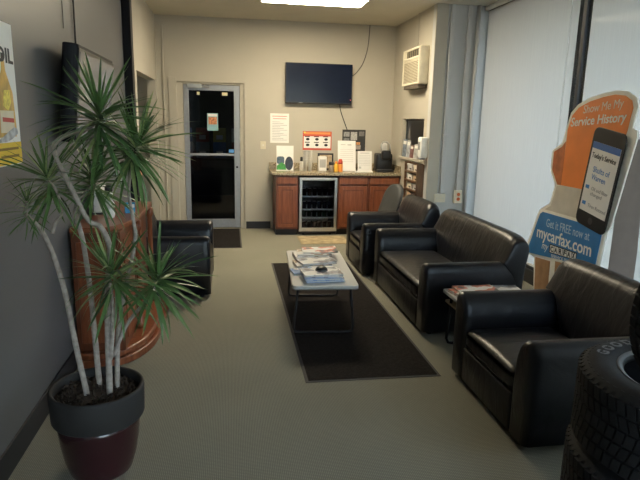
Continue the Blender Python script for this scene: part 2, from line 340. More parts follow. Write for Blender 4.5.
# workshop behind the door
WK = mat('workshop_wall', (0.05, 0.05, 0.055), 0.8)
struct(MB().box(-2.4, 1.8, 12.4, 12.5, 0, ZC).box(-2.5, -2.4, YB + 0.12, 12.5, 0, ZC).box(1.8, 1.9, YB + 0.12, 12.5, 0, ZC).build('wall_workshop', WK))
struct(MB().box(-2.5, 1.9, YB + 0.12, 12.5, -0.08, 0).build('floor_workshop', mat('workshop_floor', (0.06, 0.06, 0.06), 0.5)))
t = thing('workbench', 'dark steel workbench in the workshop beyond the glass door', 'workbench', (-0.1, 11.2, 0))
MB().box(-0.95, 0.95, -0.3, 0.3, 0.86, 0.90).build('bench_top', BLKM, t, bevel=0.004)
for x in (-0.9, 0.9):
    for y in (-0.25, 0.25): MB().box(x - 0.025, x + 0.025, y - 0.025, y + 0.025, 0, 0.8595).build('leg', BLKM, t)
bx = [('white', (0.6, 0.6, 0.58)), ('grey', (0.25, 0.26, 0.28)), ('blue', (0.05, 0.12, 0.3)), ('red', (0.3, 0.05, 0.04)), ('yellow', (0.6, 0.5, 0.1))]
for z, h_, zn in ((0.9005, 0.30, 'standing on the workbench'), (1.2010, 0.26, 'stacked on top of another box on the workbench')):
    for k, x in enumerate((-0.75, -0.42, -0.1, 0.25, 0.6)):
        cn, cc = bx[(k + (2 if z > 1 else 0)) % 5]
        b_ = MB().box(-0.12, 0.12, -0.14, 0.14, 0, h_).build('parts_box', mat('carton_' + cn, cc, 0.7), bevel=0.006, loc=(-0.1 + x, 11.2, z))
        tag(b_, '%s parts box %s' % (cn, zn), 'box', 'boxes on the workbench')
        MB().box(-0.06, 0.06, -0.143, -0.141, 0.05, 0.13).build('box_label', PAPER, b_)
# ceiling light panels
for i, (yc, lb) in enumerate(((6.80, 'fluorescent ceiling panel between the seats and the coffee counter'),)):
    t = thing('ceiling_light', lb, 'light', (0.985, yc, ZC - 0.035))
    MB().box(-0.62, 0.62, -0.32, 0.32, 0.0, 0.034).build('frame', WHITE, t, bevel=0.004)
    MB().box(-0.59, 0.59, -0.29, 0.29, -0.004, -0.0005).build('diffuser', emis('lamp_diffuser', (1.0, 0.86, 0.62), LAMP), t)

t = thing('office_fill_light', 'added unseen square fill lamp in the office behind the pass-through', 'light', (3.6, 7.7, ZC - 0.035))  # lamp added out of view to lift the black office behind the opening
MB().box(-0.2, 0.2, -0.2, 0.2, 0, 0.034).build('frame', WHITE, t); MB().box(-0.18, 0.18, -0.18, 0.18, -0.004, -0.0005).build('diffuser', emis('office_fill_emitter', (1.0, 0.9, 0.75), 6.0), t)
t = thing('workshop_fill_light', 'added unseen dim fill tube on the workshop ceiling beyond the glass door', 'light', (-0.3, 10.6, ZC - 0.06))  # unseen lamp added so the dark workshop shows faintly through the pane
MB().box(-0.6, 0.6, -0.06, 0.06, 0.02, 0.059).build('housing', WHITE, t); MB().tube([(-0.58, 0, 0.0), (0.58, 0, 0.0)], 0.014).build('tube', emis('workshop_fill_emitter', (0.8, 0.9, 1.0), 3.0), t)

# ------------------------------------------------------------------ outside
ASPH = mat('asphalt', (0.22, 0.21, 0.19), 0.9, var=0.15, scale=0.8)
struct(MB().loft([[(3.3, y, -0.25), (16, y, 0.1), (26, y, 0.9), (60, y, 1.4), (60, y, -0.6), (3.3, y, -0.6)] for y in (-60, 40, 140, 260)]).box(-60, 3.3, -60, -2.8, -0.6, -0.25).build('ground_outside', ASPH))
hill = []
for i in range(34):
    y = -70 + i * 10; h = 6 + 2.5 * math.sin(i * 0.55 + 0.4) + 1.0 * random.random()
    hill.append([(52, y, -0.3), (60, y, h * 0.5), (72, y, h), (95, y, h * 1.2), (95, y, -0.3)])
struct(MB().loft(hill).build('hillside', mat('wooded_hill', (0.26, 0.25, 0.20), 0.95, var=0.4, scale=0.3), smooth=True))
def car(loc, rz, lb, col, nm):
    t = thing('parked_car', lb, 'car', loc, rz, 'cars outside the window')
    pr = [(-2.2, 0.3), (2.2, 0.3), (2.25, 0.6), (2.1, 0.82), (1.2, 0.92), (0.55, 1.38), (-0.9, 1.42), (-1.6, 0.98), (-2.15, 0.9), (-2.27, 0.6)]
    MB().prism(pr, 1, -0.85, 0.85).build('body', mat('car_paint_' + nm, col, 0.25, coat=0.5), t, bevel=0.08, seg=3)
    MB().prism([(1.05, 0.95), (0.5, 1.33), (-0.85, 1.36), (-1.4, 0.98)], 1, -0.856, 0.856).build('side_window', mat('car_glass', (0.02, 0.025, 0.03), 0.1), t)
    for x in (-1.35, 1.35):
        for y in (-0.8, 0.8):
            wv_ = MB().cyl((x, y - 0.1, 0.33), 0.33, 0.2, 1, 20).build('wheel', BLK, t, bevel=0.03); MB().cyl((x, y - 0.11, 0.33), 0.2, 0.22, 1, 14).build('hub_cap', STEEL, wv_)
car((24.2, 43.5, 0.77), 0.5, 'white car parked far outside beyond the roller shades', (0.75, 0.75, 0.75), 'white')
car((24.6, 39.6, 0.80), 0.5, 'dark blue car parked outside between two pale cars', (0.06, 0.09, 0.16), 'blue')
car((24.8, 35.8, 0.81), 0.5, 'silver car parked outside next to the dark blue one', (0.5, 0.51, 0.53), 'silver')

# ------------------------------------------------------------------ mats on the floor
def floor_mat(name, lb, x0, x1, y0, y1, m, e, h=0.008):
    t = thing(name, lb, 'mat', ((x0 + x1) / 2, (y0 + y1) / 2, 0)); a, b = (x1 - x0) / 2, (y1 - y0) / 2
    MB().box(-a, a, -b, b, 0.0005, h * 0.6).build('border', e, t, bevel=0.002)
    MB().box(-a + 0.02, a - 0.02, -b + 0.02, b - 0.02, h * 0.6, h).build('pile', m, t)
floor_mat('runner_mat', 'long dark brown runner mat under the coffee table', 0.455, 1.35, 3.24, 6.30, RUG, RUGE)
floor_mat('door_mat', 'small dark brown mat at the glass door', -0.66, 0.14, 7.14, 8.46, RUG, RUGE)
TANM = mat('tan_mat', (0.42, 0.33, 0.19), 0.8, var=0.35, scale=9)
floor_mat('kitchen_mat', 'tan patterned mat in front of the drinks cooler', 0.93, 1.62, 7.30, 7.85, TANM, mat('tan_mat_edge', (0.30, 0.23, 0.13), 0.8), 0.006)

# ------------------------------------------------------------------ leather seating
def rbox(x0, x1, y0, y1, z0, z1, r, seg=4, puff=0.0, lean=0.0):
    bm = bmesh.new(); bmesh.ops.create_cube(bm, size=1)
    for v in bm.verts: v.co = Vector(((x0 + x1) / 2 + v.co.x * (x1 - x0), (y0 + y1) / 2 + v.co.y * (y1 - y0), (z0 + z1) / 2 + v.co.z * (z1 - z0)))
    if puff: bmesh.ops.subdivide_edges(bm, edges=bm.edges[:], cuts=6, use_grid_fill=True)
    es = [e for e in bm.edges if len(e.link_faces) == 2 and e.calc_face_angle(0) > 0.5]
    bmesh.ops.bevel(bm, geom=es, offset=r, segments=seg, profile=0.5, affect='EDGES')
    for v in bm.verts:
        u = 2 * (v.co.x - (x0 + x1) / 2) / (x1 - x0); w_ = 2 * (v.co.y - (y0 + y1) / 2) / (y1 - y0)
        if puff and v.co.z > (z0 + z1) / 2: v.co.z += puff * max(0, 1 - u * u) * max(0, 1 - w_ * w_)
        if lean: v.co.y += lean * (v.co.z - z0) / (z1 - z0)
    m = MB(); bm.verts.index_update()
    m.add([tuple(v.co) for v in bm.verts], [tuple(v.index for v in f.verts) for f in bm.faces]); bm.free(); return m

def club_seat(name, lb, cat, loc, rz, wdt, group=None, dep=0.83, aw=0.17, cushions=1):
    # front edge at x = 0, depth along +x, width along y
    t = thing(name, lb, cat, loc, rz, group); h = wdt / 2
    rbox(0.035, dep - 0.08, -h + 0.02, h - 0.02, 0.03, 0.30, 0.02, 2).build('base', LEA, t, smooth=True)
    iw = h - aw
    for c in range(cushions):
        a = -iw + 2 * iw * c / cushions; b = -iw + 2 * iw * (c + 1) / cushions
        rbox(0.0, dep - 0.24, a + 0.003, b - 0.003, 0.235, 0.375, 0.045, 4, puff=0.028).build('seat_cushion', LEA, t, smooth=True)
    rbox(-0.002, 0.034, -iw + 0.004, iw - 0.004, 0.035, 0.25, 0.012, 2).build('front_panel', LEA, t, smooth=True)
    for s in (-1, 1):
        prof = [(0, 0.04), (0, 0.20), (0.0, 0.34), (0.003, 0.42), (0.014, 0.485), (0.038, 0.54), (0.072, 0.57), (0.11, 0.578), (0.14, 0.571), (0.161, 0.548), (0.17, 0.50), (0.17, 0.30), (0.17, 0.04)]
        rings = []
        for x, g in ((-0.006, 0.034), (-0.002, 0.02), (0.008, 0.008), (0.024, 0.0), (0.06, 0.0), (0.3, 0.0), (dep - 0.12, 0.0), (dep - 0.06, 0.0), (dep - 0.045, 0.012)):
            rings.append([(x, s * (h - aw + g + v * (aw / 0.17) * (1 - 2 * g / aw)), z_ - (g if z_ > 0.1 else 0) * min(1, z_ / 0.5)) for v, z_ in prof])
        MB().loft(rings).build('arm', LEA, t, smooth=True)
    # back: leaning, crowned roll that runs over the arms
    rings = []
    us = [-1, -0.995, -0.975, -0.93, -0.85, -0.7, -0.45, -0.2, 0, 0.2, 0.45, 0.7, 0.85, 0.93, 0.975, 0.995, 1]
    for u in us:
        y = u * (h + 0.004); e = max(0, abs(u) - 0.80) / 0.20; q = 1 if abs(u) == 1 else 0
        zt = 0.805 - 0.045 * e ** 2.0 - 0.010 * u * u - 0.02 * q; g = 0.006 * e ** 3 + 0.015 * q
        lo = 0.565 if abs(u) * h > h - aw - 0.02 else 0.32
        rings.append([(x, y, max(z_, lo + k_ * 0.002)) for k_, (x, z_) in enumerate([(dep - 0.27 + g, 0.32), (dep - 0.245 + g, 0.42), (dep - 0.205 + g, 0.57), (dep - 0.165 + g, zt - 0.10), (dep - 0.14 + g, zt - 0.035), (dep - 0.095, zt), (dep - 0.02 - g, zt - 0.012), (dep + 0.012 - g, zt - 0.07), (dep - 0.012 - g, 0.60)])] + [(dep - 0.05, y, 0.40), (dep - 0.075, y, 0.05), (dep - 0.16, y * 0.97, 0.06), (dep - 0.20, y * 0.97, 0.25)] if abs(u) * h <= h - aw - 0.02 else
                     [(dep - 0.215 + g, y, 0.572), (dep - 0.212 + g, y, 0.576), (dep - 0.205 + g, y, 0.585), (dep - 0.165 + g, y, zt - 0.10), (dep - 0.14 + g, y, zt - 0.035), (dep - 0.095, y, zt), (dep - 0.02 - g, y, zt - 0.012), (dep + 0.012 - g, y, zt - 0.07), (dep - 0.012 - g, y, 0.60), (dep - 0.04, y, 0.40), (dep - 0.045, y, 0.05), (dep - 0.048, y, 0.06), (dep - 0.048, y, 0.40)])
    MB().loft(rings).build('backrest', LEA, t, smooth=True, sub=1)
    for (x, y) in ((0.08, -h + 0.08), (0.08, h - 0.08), (dep - 0.16, -h + 0.08), (dep - 0.16, h - 0.08)):
        MB().cyl((x, y, 0.0), 0.022, 0.032, 2, 12).build('foot', BLK, t)
    return t
club_seat('armchair', 'black leather armchair beside the black tyre stack', 'armchair', (1.435, 2.815, 0), 0, 0.96)
club_seat('loveseat', 'black leather two seat sofa in front of the window', 'sofa', (1.455, 4.69, 0), 0, 1.55)
club_seat('armchair', 'black leather armchair next to the sofa near the cabinets', 'armchair', (1.385, 6.09, 0), 0, 0.90)
club_seat('armchair', 'black leather armchair beside the wooden stand across the room', 'armchair', (-0.195, 5.52, 0), PI, 0.98, dep=0.78)

# grey side chair squeezed behind the far armchair
GREYV = mat('grey_vinyl', (0.040, 0.042, 0.042), 0.55, bump=0.1, bscale=200)
t = thing('side_chair', 'grey padded side chair between the armchair and the cabinets', 'chair', (2.0, 6.95, 0), 0.30)
bk = []
for k in range(9):
    u = k / 8; z = 0.44 + 0.42 * u; hw = 0.21 * (1 - 0.0 * u) * (1 if u < 0.6 else math.sqrt(max(0.05, 1 - ((u - 0.6) / 0.42) ** 2))); x = -0.02 + 0.16 * u
    bk.append([(x - 0.025, -hw, z), (x - 0.04, -hw * 0.5, z), (x - 0.042, hw * 0.5, z), (x - 0.025, hw, z), (x + 0.03, hw, z), (x + 0.035, hw * 0.5, z), (x + 0.035, -hw * 0.5, z), (x + 0.03, -hw, z)])
MB().loft(bk).build('backrest', GREYV, t, smooth=True, sub=1)
rbox(-0.42, 0.0, -0.21, 0.21, 0.40, 0.47, 0.03, 3, puff=0.012).build('seat', GREYV, t, smooth=True)
for (x, y) in ((-0.38, -0.18), (-0.38, 0.18), (0.0, -0.18), (0.0, 0.18)): MB().tube([(x, y, 0.42), (x * 1.04, y * 1.1, 0.0)], 0.011).build('leg', BLKM, t, smooth=True)

# ------------------------------------------------------------------ coffee table and magazines
t = thing('coffee_table', 'low coffee table with pale grey laminate top and black tube legs', 'table', (0.727, 4.525, 0), -0.06)
def rrect(a, b, r, n=5):
    out = []
    for cx, cy, s in ((a - r, b - r, 0), (-a + r, b - r, 1), (-a + r, -b + r, 2), (a - r, -b + r, 3)):
        for k in range(n + 1): q = (s + k / n) * PI / 2; out.append((cx + r * math.cos(q), cy + r * math.sin(q)))
    return out
MB().prism(rrect(0.25, 0.59, 0.04), 2, 0.402, 0.425).build('table_top', LAM, t, bevel=0.004)
MB().prism(rrect(0.251, 0.591, 0.04), 2, 0.396, 0.4015).build('edge_band', mat('edge_grey', (0.25, 0.25, 0.24), 0.5), t)
for y in (-0.47, 0.47):
    MB().tube([(-0.20, y * 1.05, 0.395), (-0.232, y, 0.06), (-0.222, y, 0.026), (-0.19, y, 0.0205), (0.19, y, 0.0205), (0.222, y, 0.026), (0.232, y, 0.06), (0.20, y * 1.05, 0.395)], 0.0105, 8).build('leg_frame', BLKM, t, smooth=True)
def cover_mat(name, c1, c2, c3):
    m = mat(name, c1, 0.35)
    nt = m.node_tree; n = nt.nodes; l = nt.links; ns = n['Noise Texture']; ns.inputs['Scale'].default_value = 9; ns.inputs['Detail'].default_value = 1.5
    rp = n['Color Ramp']; rp.color_ramp.interpolation = 'CONSTANT'; e = rp.color_ramp.elements; e[0].position = 0; e[0].color = c1 + (1,); e[1].position = 0.52; e[1].color = c2 + (1,)
    q = e.new(0.62); q.color = c3 + (1,)
    return m
W_ = (0.80, 0.78, 0.74)
CV = [cover_mat('cover_white_tan', W_, (0.45, 0.33, 0.22), (0.12, 0.10, 0.10)), cover_mat('cover_white_blue', W_, (0.25, 0.38, 0.62), (0.06, 0.08, 0.14)), cover_mat('cover_white_red', W_, (0.58, 0.20, 0.13), (0.10, 0.09, 0.09)), cover_mat('cover_blue', (0.20, 0.33, 0.60), (0.10, 0.2, 0.45), W_), cover_mat('cover_white_grey', W_, (0.38, 0.38, 0.40), (0.2, 0.18, 0.17))]
def magazine(lb, x, y, z, rz, wx, wy, th, cm, grp, bend=0.0):
    t = thing('magazine', lb, 'magazine', (x, y, z), rz, grp); n = 8
    def sheet(z0, z1, a, b):
        rings = []
        for k in range(n + 1):
            u = -1 + 2 * k / n; e = bend * max(0, u - 0.1) ** 2
            rings.append([(u * a, -b, z0 + e), (u * a, b, z0 + e), (u * a, b, z1 + e), (u * a, -b, z1 + e)])
        return MB().loft(rings)
    cs = th * 0.22
    sheet(0, cs, wx / 2, wy / 2).build('back_cover', cm, t); sheet(cs, th - cs, wx / 2 - 0.002, wy / 2 - 0.002).build('pages', PAPER, t); sheet(th - cs, th, wx / 2, wy / 2).build('front_cover', cm, t)
    return z + th
G = 'magazines on the coffee table'
# front pile
z = 0.4258
for i, (dx, dy, rz, cm, th, lb) in enumerate(((0.02, 0.0, 0.03, 3, 0.016, 'thick blue magazine at the bottom of the front pile'), (0.015, 0.005, 0.0, 1, 0.012, 'white and blue magazine second from the bottom of the front pile'), (0.0, 0.0, 0.06, 3, 0.010, 'blue covered magazine in the middle of the front pile'), (0.01, 0.01, -0.05, 0, 0.012, 'white and tan magazine just under the top of the front pile'), (0.0, 0.0, 0.08, 4, 0.010, 'white and grey magazine on top under the black cap'))):
    z = magazine(lb, 0.685 + dx, 4.135 + dy, z, rz, 0.30, 0.215, th, CV[cm], G)
zt = z
cap = thing('round_cap', 'small black knit cap lying on the front magazine pile', 'cap', (0.69, 4.15, zt))
MB().lathe([(0.042, 0.001), (0.046, 0.010), (0.043, 0.022), (0.030, 0.032), (0.012, 0.036), (0.0, 0.0365)], 20).build('crown', BLK, cap, smooth=True)
MB().lathe([(0.044, 0.001), (0.049, 0.004), (0.049, 0.010), (0.045, 0.012)], 20, closed=True).build('band', mat('cap_band', (0.2, 0.2, 0.2), 0.8), cap, smooth=True)
z = magazine('blue and white folded newspaper between the magazine piles', 0.625, 4.345, 0.4258, 0.12, 0.30, 0.16, 0.014, CV[3], G)
z = magazine('white and blue magazine lying on the folded newspaper', 0.70, 4.345, z, 0.1, 0.26, 0.15, 0.012, CV[1], G, 0.004)
z = magazine('white and tan magazine at the bottom of the middle pile', 0.675, 4.555, 0.4258, 0.08, 0.30, 0.20, 0.024, CV[0], G)
z = magazine('white and grey magazine on top of the middle pile', 0.71, 4.56, z, 0.2, 0.30, 0.20, 0.018, CV[4], G, 0.004)
z = magazine('thick white magazine at the bottom of the back pile', 0.70, 4.82, 0.4258, 0.04, 0.30, 0.23, 0.034, CV[4], G)
z = magazine('white magazine second from the top of the back pile', 0.73, 4.83, z, -0.08, 0.30, 0.22, 0.018, CV[0], G)
z = magazine('red and white magazine with a lifted cover on the back pile', 0.785, 4.86, z, -0.05, 0.31, 0.22, 0.012, CV[2], G, 0.014)

# side table between armchair and sofa
t = thing('side_table', 'small grey side table between the armchair and the sofa', 'table', (1.86, 3.605, 0))
MB().prism(rrect(0.29, 0.262, 0.03), 2, 0.382, 0.405).build('table_top', LAM, t, bevel=0.004)
MB().prism(rrect(0.275, 0.245, 0.03), 2, 0.315, 0.325).build('lower_shelf', mat('shelf_wood', (0.38, 0.30, 0.2), 0.6), t)
for y in (-0.15, 0.15): MB().tube([(-0.255, y, 0.38), (-0.275, y, 0.05), (-0.26, y, 0.018), (-0.23, y, 0.0125), (0.23, y, 0.0125), (0.26, y, 0.018), (0.275, y, 0.05), (0.255, y, 0.38)], 0.011, 8).build('leg_frame', BLKM, t, smooth=True)
G = 'magazines on the side table'
z = magazine('tan magazine on the lower shelf of the side table', 1.74, 3.58, 0.3255, 0.0, 0.27, 0.2, 0.012, CV[0], G)
z = magazine('red edged magazine at the bottom of the side table pile', 1.745, 3.70, 0.4055, 0.15, 0.29, 0.22, 0.020, CV[2], G)
z = magazine('white and red magazine on top of the side table pile', 1.775, 3.71, z, 0.0, 0.30, 0.22, 0.014, CV[2], G, 0.006)
z = magazine('white and grey magazine at the window end of the side table', 2.03, 3.70, 0.4055, -0.1, 0.18, 0.26, 0.026, CV[4], G)

# ------------------------------------------------------------------ tyres
RUBR = mat('tyre_rubber', (0.010, 0.010, 0.011), 0.72, var=0.2, scale=30, bump=0.1, bscale=250, spec=0.28); LETT = mat('tyre_letter_grey', (0.16, 0.16, 0.17), 0.7); BEAD = mat('tyre_bead', (0.055, 0.055, 0.06), 0.55)
def tyre_parts(t, R, W, rb, flat=True, nb=68, letters=None):
    prof = [(R - 0.012, W * 0.08), (R - 0.010, W * 0.92), (R - 0.022, W * 0.965), (R - 0.05, W * 0.99), ((R + rb) / 2 + 0.01, W), (rb + 0.035, W * 0.975), (rb + 0.02, W * 0.955), (rb + 0.004, W * 0.93), (rb, W * 0.90), (rb + 0.006, W * 0.86), (rb + 0.03, W * 0.85),
            (R - 0.04, W * 0.8), (R - 0.035, W * 0.2), (rb + 0.03, W * 0.15), (rb + 0.006, W * 0.14), (rb, W * 0.10), (rb + 0.004, W * 0.07), (rb + 0.02, W * 0.045), (rb + 0.035, W * 0.025), ((R + rb) / 2 + 0.01, 0.0), (R - 0.05, W * 0.01), (R - 0.022, W * 0.035)]
    MB().lathe(prof, 64, closed=True).build('carcass', RUBR, t, smooth=True)
    MB().lathe([(rb + 0.004, W * 0.935), (rb + 0.020, W * 0.962), (rb + 0.024, W * 0.966), (rb + 0.022, W * 0.972), (rb + 0.008, W * 0.95)], 48, closed=True).build('bead_ring', BEAD, t, smooth=True)
    tr = MB(); rows = [(0.09, 0.235), (0.265, 0.40), (0.43, 0.57), (0.60, 0.735), (0.765, 0.91)]
    for ri, (a, b) in enumerate(rows):
        for k in range(nb):
            a0 = 2 * PI * (k + 0.5 * (ri % 2)) / nb; da = 2 * PI / nb * 0.80; sk = (0.035 if ri in (1, 3) else 0.02) * (1 if ri < 3 else -1)
            ra, rb_ = R - 0.013, R
            def q(r, an, h): return (r * math.cos(an), r * math.sin(an), h * W)
            lo = 0.0
            tr.add([q(ra, a0, a), q(ra, a0 + da, a), q(ra, a0 + da + sk, b), q(ra, a0 + sk, b), q(rb_, a0, a), q(rb_, a0 + da, a), q(rb_, a0 + da + sk, b), q(rb_, a0 + sk, b)],
                   [(0, 3, 2, 1), (4, 5, 6, 7), (0, 1, 5, 4), (1, 2, 6, 5), (2, 3, 7, 6), (3, 0, 4, 7)])
    for e, h0, h1 in ((0, 0.915, 0.975), (1, 0.025, 0.085)):   # shoulder lugs
        for k in range(nb):
            a0 = 2 * PI * (k + 0.25) / nb; da = 2 * PI / nb * 0.55
            r0, r1 = (R - 0.004, R - 0.028) if e == 0 else (R - 0.028, R - 0.004)
            tr.add([(r0 * math.cos(a0), r0 * math.sin(a0), h0 * W), (r0 * math.cos(a0 + da), r0 * math.sin(a0 + da), h0 * W), (r1 * math.cos(a0 + da), r1 * math.sin(a0 + da), h1 * W), (r1 * math.cos(a0), r1 * math.sin(a0), h1 * W),
                    ((r0 - 0.02) * math.cos(a0), (r0 - 0.02) * math.sin(a0), h0 * W), ((r0 - 0.02) * math.cos(a0 + da), (r0 - 0.02) * math.sin(a0 + da), h0 * W), ((r1 - 0.02) * math.cos(a0 + da), (r1 - 0.02) * math.sin(a0 + da), h1 * W), ((r1 - 0.02) * math.cos(a0), (r1 - 0.02) * math.sin(a0), h1 * W)],
                   [(0, 1, 2, 3), (7, 6, 5, 4), (0, 4, 5, 1), (1, 5, 6, 2), (2, 6, 7, 3), (3, 7, 4, 0)])
    tr.build('tread', RUBR, t, kind='stuff')
    if letters:
        word, a0, da, rr, sz = letters
        for i, ch in enumerate(word):
            a = a0 - i * da
            text('letter', ch, sz, LETT, t, (rr * math.cos(a), rr * math.sin(a), W * 0.995), (0, 0, a - PI / 2), 0.0012, 'CENTER', bold=0.002)
TX, TY = 1.485, 1.465
names = ['black tyre at the bottom of the tyre stack', 'black tyre in the middle of the tyre stack', 'black tyre with grey lettering on top of the stack']
for i in range(3):
    t = thing('tyre', names[i], 'tyre', (TX + (0.0, -0.008, 0.006)[i], TY + (0.004, 0.0, 0.0)[i], 0.2805 * i), 0.3 * i, 'stacked tyres')
    tyre_parts(t, 0.357, 0.28, 0.215, letters=('GOODYEAR', math.radians(133) - 0.6, 0.195, 0.270, 0.052) if i == 2 else None)
t = thing('tyre', 'small narrow tyre standing upright on the tyre stack', 'tyre', (1.352, 1.325, 0.8415 + 0.27)); t.rotation_euler = (PI / 2, 0, 0)
tyre_parts(t, 0.27, 0.15, 0.17, nb=56)

# ------------------------------------------------------------------ potted dracaena
t = thing('potted_dracaena', 'tall dracaena plant with spiky leaves in a maroon and grey pot', 'plant', (-0.615, 2.50, 0))
MAR = mat('maroon_glaze', (0.030, 0.007, 0.009), 0.25, var=0.3, scale=5, coat=0.3); POTG = mat('grey_pot_rim', (0.026, 0.024, 0.023), 0.65, spec=0.3)
SOIL = mat('bark_soil', (0.05, 0.034, 0.024), 0.95, var=0.7, scale=90, bump=0.9, bscale=110); STEM = mat('pale_stem_bark', (0.36, 0.305, 0.26), 0.8, var=0.25, scale=45, bump=0.3, bscale=90)
MB().lathe([(0.135, 0.0), (0.140, 0.008), (0.158, 0.07), (0.172, 0.15), (0.180, 0.23), (0.182, 0.275), (0.165, 0.275), (0.155, 0.10), (0.0, 0.02)], 40).build('pot', MAR, t, smooth=True)
MB().lathe([(0.183, 0.262), (0.198, 0.266), (0.203, 0.275), (0.207, 0.40), (0.204, 0.413), (0.196, 0.416), (0.189, 0.410), (0.184, 0.38), (0.183, 0.30)], 40, closed=True).build('pot_rim', POTG, t, smooth=True)
MB().lathe([(0.183, 0.372), (0.12, 0.378), (0.05, 0.384), (0.0, 0.385)], 32).build('soil', SOIL, t, smooth=True)
ch = MB()
for k in range(260):
    a = random.random() * 2 * PI; r = 0.175 * math.sqrt(random.random()); x, y = r * math.cos(a), r * math.sin(a); s = 0.004 + 0.008 * random.random(); zz = 0.374 + 0.01 * (1 - r / 0.18) + 0.003
    q = Euler((random.random() * 3, random.random() * 3, random.random() * 3)).to_matrix()
    pts = [Vector(v) for v in ((-1.6, -.6, -.4), (1.6, -.6, -.4), (1.6, .6, -.4), (-1.6, .6, -.4), (-1.2, -.5, .4), (1.2, -.5, .4), (1.2, .5, .4), (-1.2, .5, .4))]
    ch.add([tuple(q @ (p * s) + Vector((x, y, zz))) for p in pts], [(0, 3, 2, 1), (4, 5, 6, 7), (0, 1, 5, 4), (1, 2, 6, 5), (2, 3, 7, 6), (3, 0, 4, 7)])
ch.build('bark_chips', SOIL, t, kind='stuff')
def L(p, dy=0.0): return (p[0] + 0.625, p[1] + dy, p[2])   # world x,z measured in the plane of the pot -> pot space
stems = [
    ([(-0.66, -0.03, 0.36), (-0.698, -0.02, 0.61), (-0.735, 0.0, 0.87), (-0.783, 0.02, 1.05), (-0.824, 0.02, 1.147), (-0.872, 0.02, 1.205), (-0.862, 0.02, 1.26)], 0.017, 0.010),
    ([(-0.772, 0.02, 1.118), (-0.760, 0.03, 1.16), (-0.731, 0.03, 1.211), (-0.745, 0.03, 1.30), (-0.775, 0.03, 1.345)], 0.010, 0.009),
    ([(-0.625, 0.05, 0.36), (-0.632, 0.05, 0.6), (-0.638, 0.05, 0.821), (-0.656, 0.05, 1.071), (-0.680, 0.05, 1.205), (-0.655, 0.05, 1.27), (-0.595, 0.05, 1.325)], 0.017, 0.011),
    ([(-0.565, -0.03, 0.36), (-0.557, -0.03, 0.677), (-0.545, -0.03, 0.90), (-0.528, -0.03, 1.03), (-0.536, -0.03, 1.10), (-0.565, -0.03, 1.16), (-0.61, -0.03, 1.185), (-0.664, -0.03, 1.31), (-0.722, -0.03, 1.456), (-0.715, -0.03, 1.51), (-0.66, -0.03, 1.545), (-0.60, -0.03, 1.56), (-0.545, -0.03, 1.60)], 0.018, 0.011),
    ([(-0.545, 0.03, 0.36), (-0.53, 0.03, 0.60), (-0.505, 0.03, 0.77), (-0.435, 0.03, 1.068), (-0.433, 0.03, 1.157), (-0.449, 0.03, 1.31), (-0.415, 0.03, 1.46)], 0.015, 0.009),
    ([(-0.553, -0.03, 0.55), (-0.53, -0.06, 0.70), (-0.520, -0.08, 0.82), (-0.525, -0.08, 0.92)], 0.013, 0.010),
    ([(-0.548, 0.0, 0.55), (-0.48, 0.0, 0.70), (-0.40, 0.0, 0.80), (-0.345, 0.0, 0.885)], 0.012, 0.010)]
for pts, r0, r1 in stems:
    r0 *= 0.82; r1 *= 0.70
    P = smooth_path([L(p) for p in pts], 5); n = len(P)
    MB().tube(P, [r0 + (r1 - r0) * i / (n - 1) for i in range(n)], 8).build('stem', STEM, t, smooth=True)
def leaf_mat(name, c, edge):
    m = mat(name, c, 0.38, var=0.2, scale=14); b = m.node_tree.nodes['Principled BSDF']
    b.inputs['Subsurface Weight'].default_value = 0.0
    return m
LM = [leaf_mat('leaf_deep_green', (0.048, 0.105, 0.036), 0), leaf_mat('leaf_green', (0.095, 0.180, 0.055), 0), leaf_mat('leaf_light_green', (0.28, 0.36, 0.14), 0), leaf_mat('leaf_yellow_green', (0.62, 0.59, 0.33), 0), leaf_mat('leaf_dry', (0.36, 0.13, 0.04), 0)]  # paler leaf tones hold variegation plus daylight highlights put into the colour
def leaf_mesh(length, width, droop, twist, m):
    b = MB(); n = 7; rings = []
    for k in range(n + 1):
        u = k / n; x = length * u * (1 - 0.16 * droop * u); z = -droop * length * 0.62 * u ** 2.2; wv_ = width * (0.55 + 0.45 * min(1, u * 5)) * (1 - u ** 3.0) ** 0.8 + 0.0006
        tw = twist * u; c, s_ = math.cos(tw), math.sin(tw)
        rings.append([(x, -wv_ * c, z + 0.25 * wv_ - wv_ * s_), (x, 0, z), (x, wv_ * c, z + 0.25 * wv_ + wv_ * s_)])
    vs_ = [v for r_ in rings for v in r_]; fs = []
    for i in range(n):
        for j in range(2): fs.append((i * 3 + j, i * 3 + j + 1, i * 3 + j + 4, i * 3 + j + 3))
    b.add(vs_, fs); return b
LV = []
for mi, mm in enumerate(LM):
    for dr in (0.06, 0.22, 0.5):
        me = leaf_mesh(1.0, 0.029, dr, 0.3, None); k = MB(); k.add(me.v, me.f); q = k.mesh('leaf', mm)
        for p in q.polygons: p.use_smooth = True
        LV.append((mi, dr, q, me))
heads = [((-0.535, -0.05, 1.635), 0.30, (0.1, -0.35, 1), 58, 1.0), ((-0.395, 0.02, 1.515), 0.285, (0.4, -0.1, 0.8), 56, 1.0), ((-0.785, 0.03, 1.375), 0.24, (-0.2, -0.2, 0.8), 38, 0.9), ((-0.590, 0.03, 1.365), 0.24, (0.1, -0.4, 1), 44, 0.9),
         ((-0.525, -0.08, 0.975), 0.265, (-0.2, -0.4, 1), 44, 0.9), ((-0.330, 0.0, 0.925), 0.285, (0.45, -0.2, 0.9), 48, 1.0), ((-0.862, 0.02, 1.265), 0.13, (0.1, 0, 1), 8, 0.8)]
rest = MB(); rs = random.Random(11); nleaf = 0
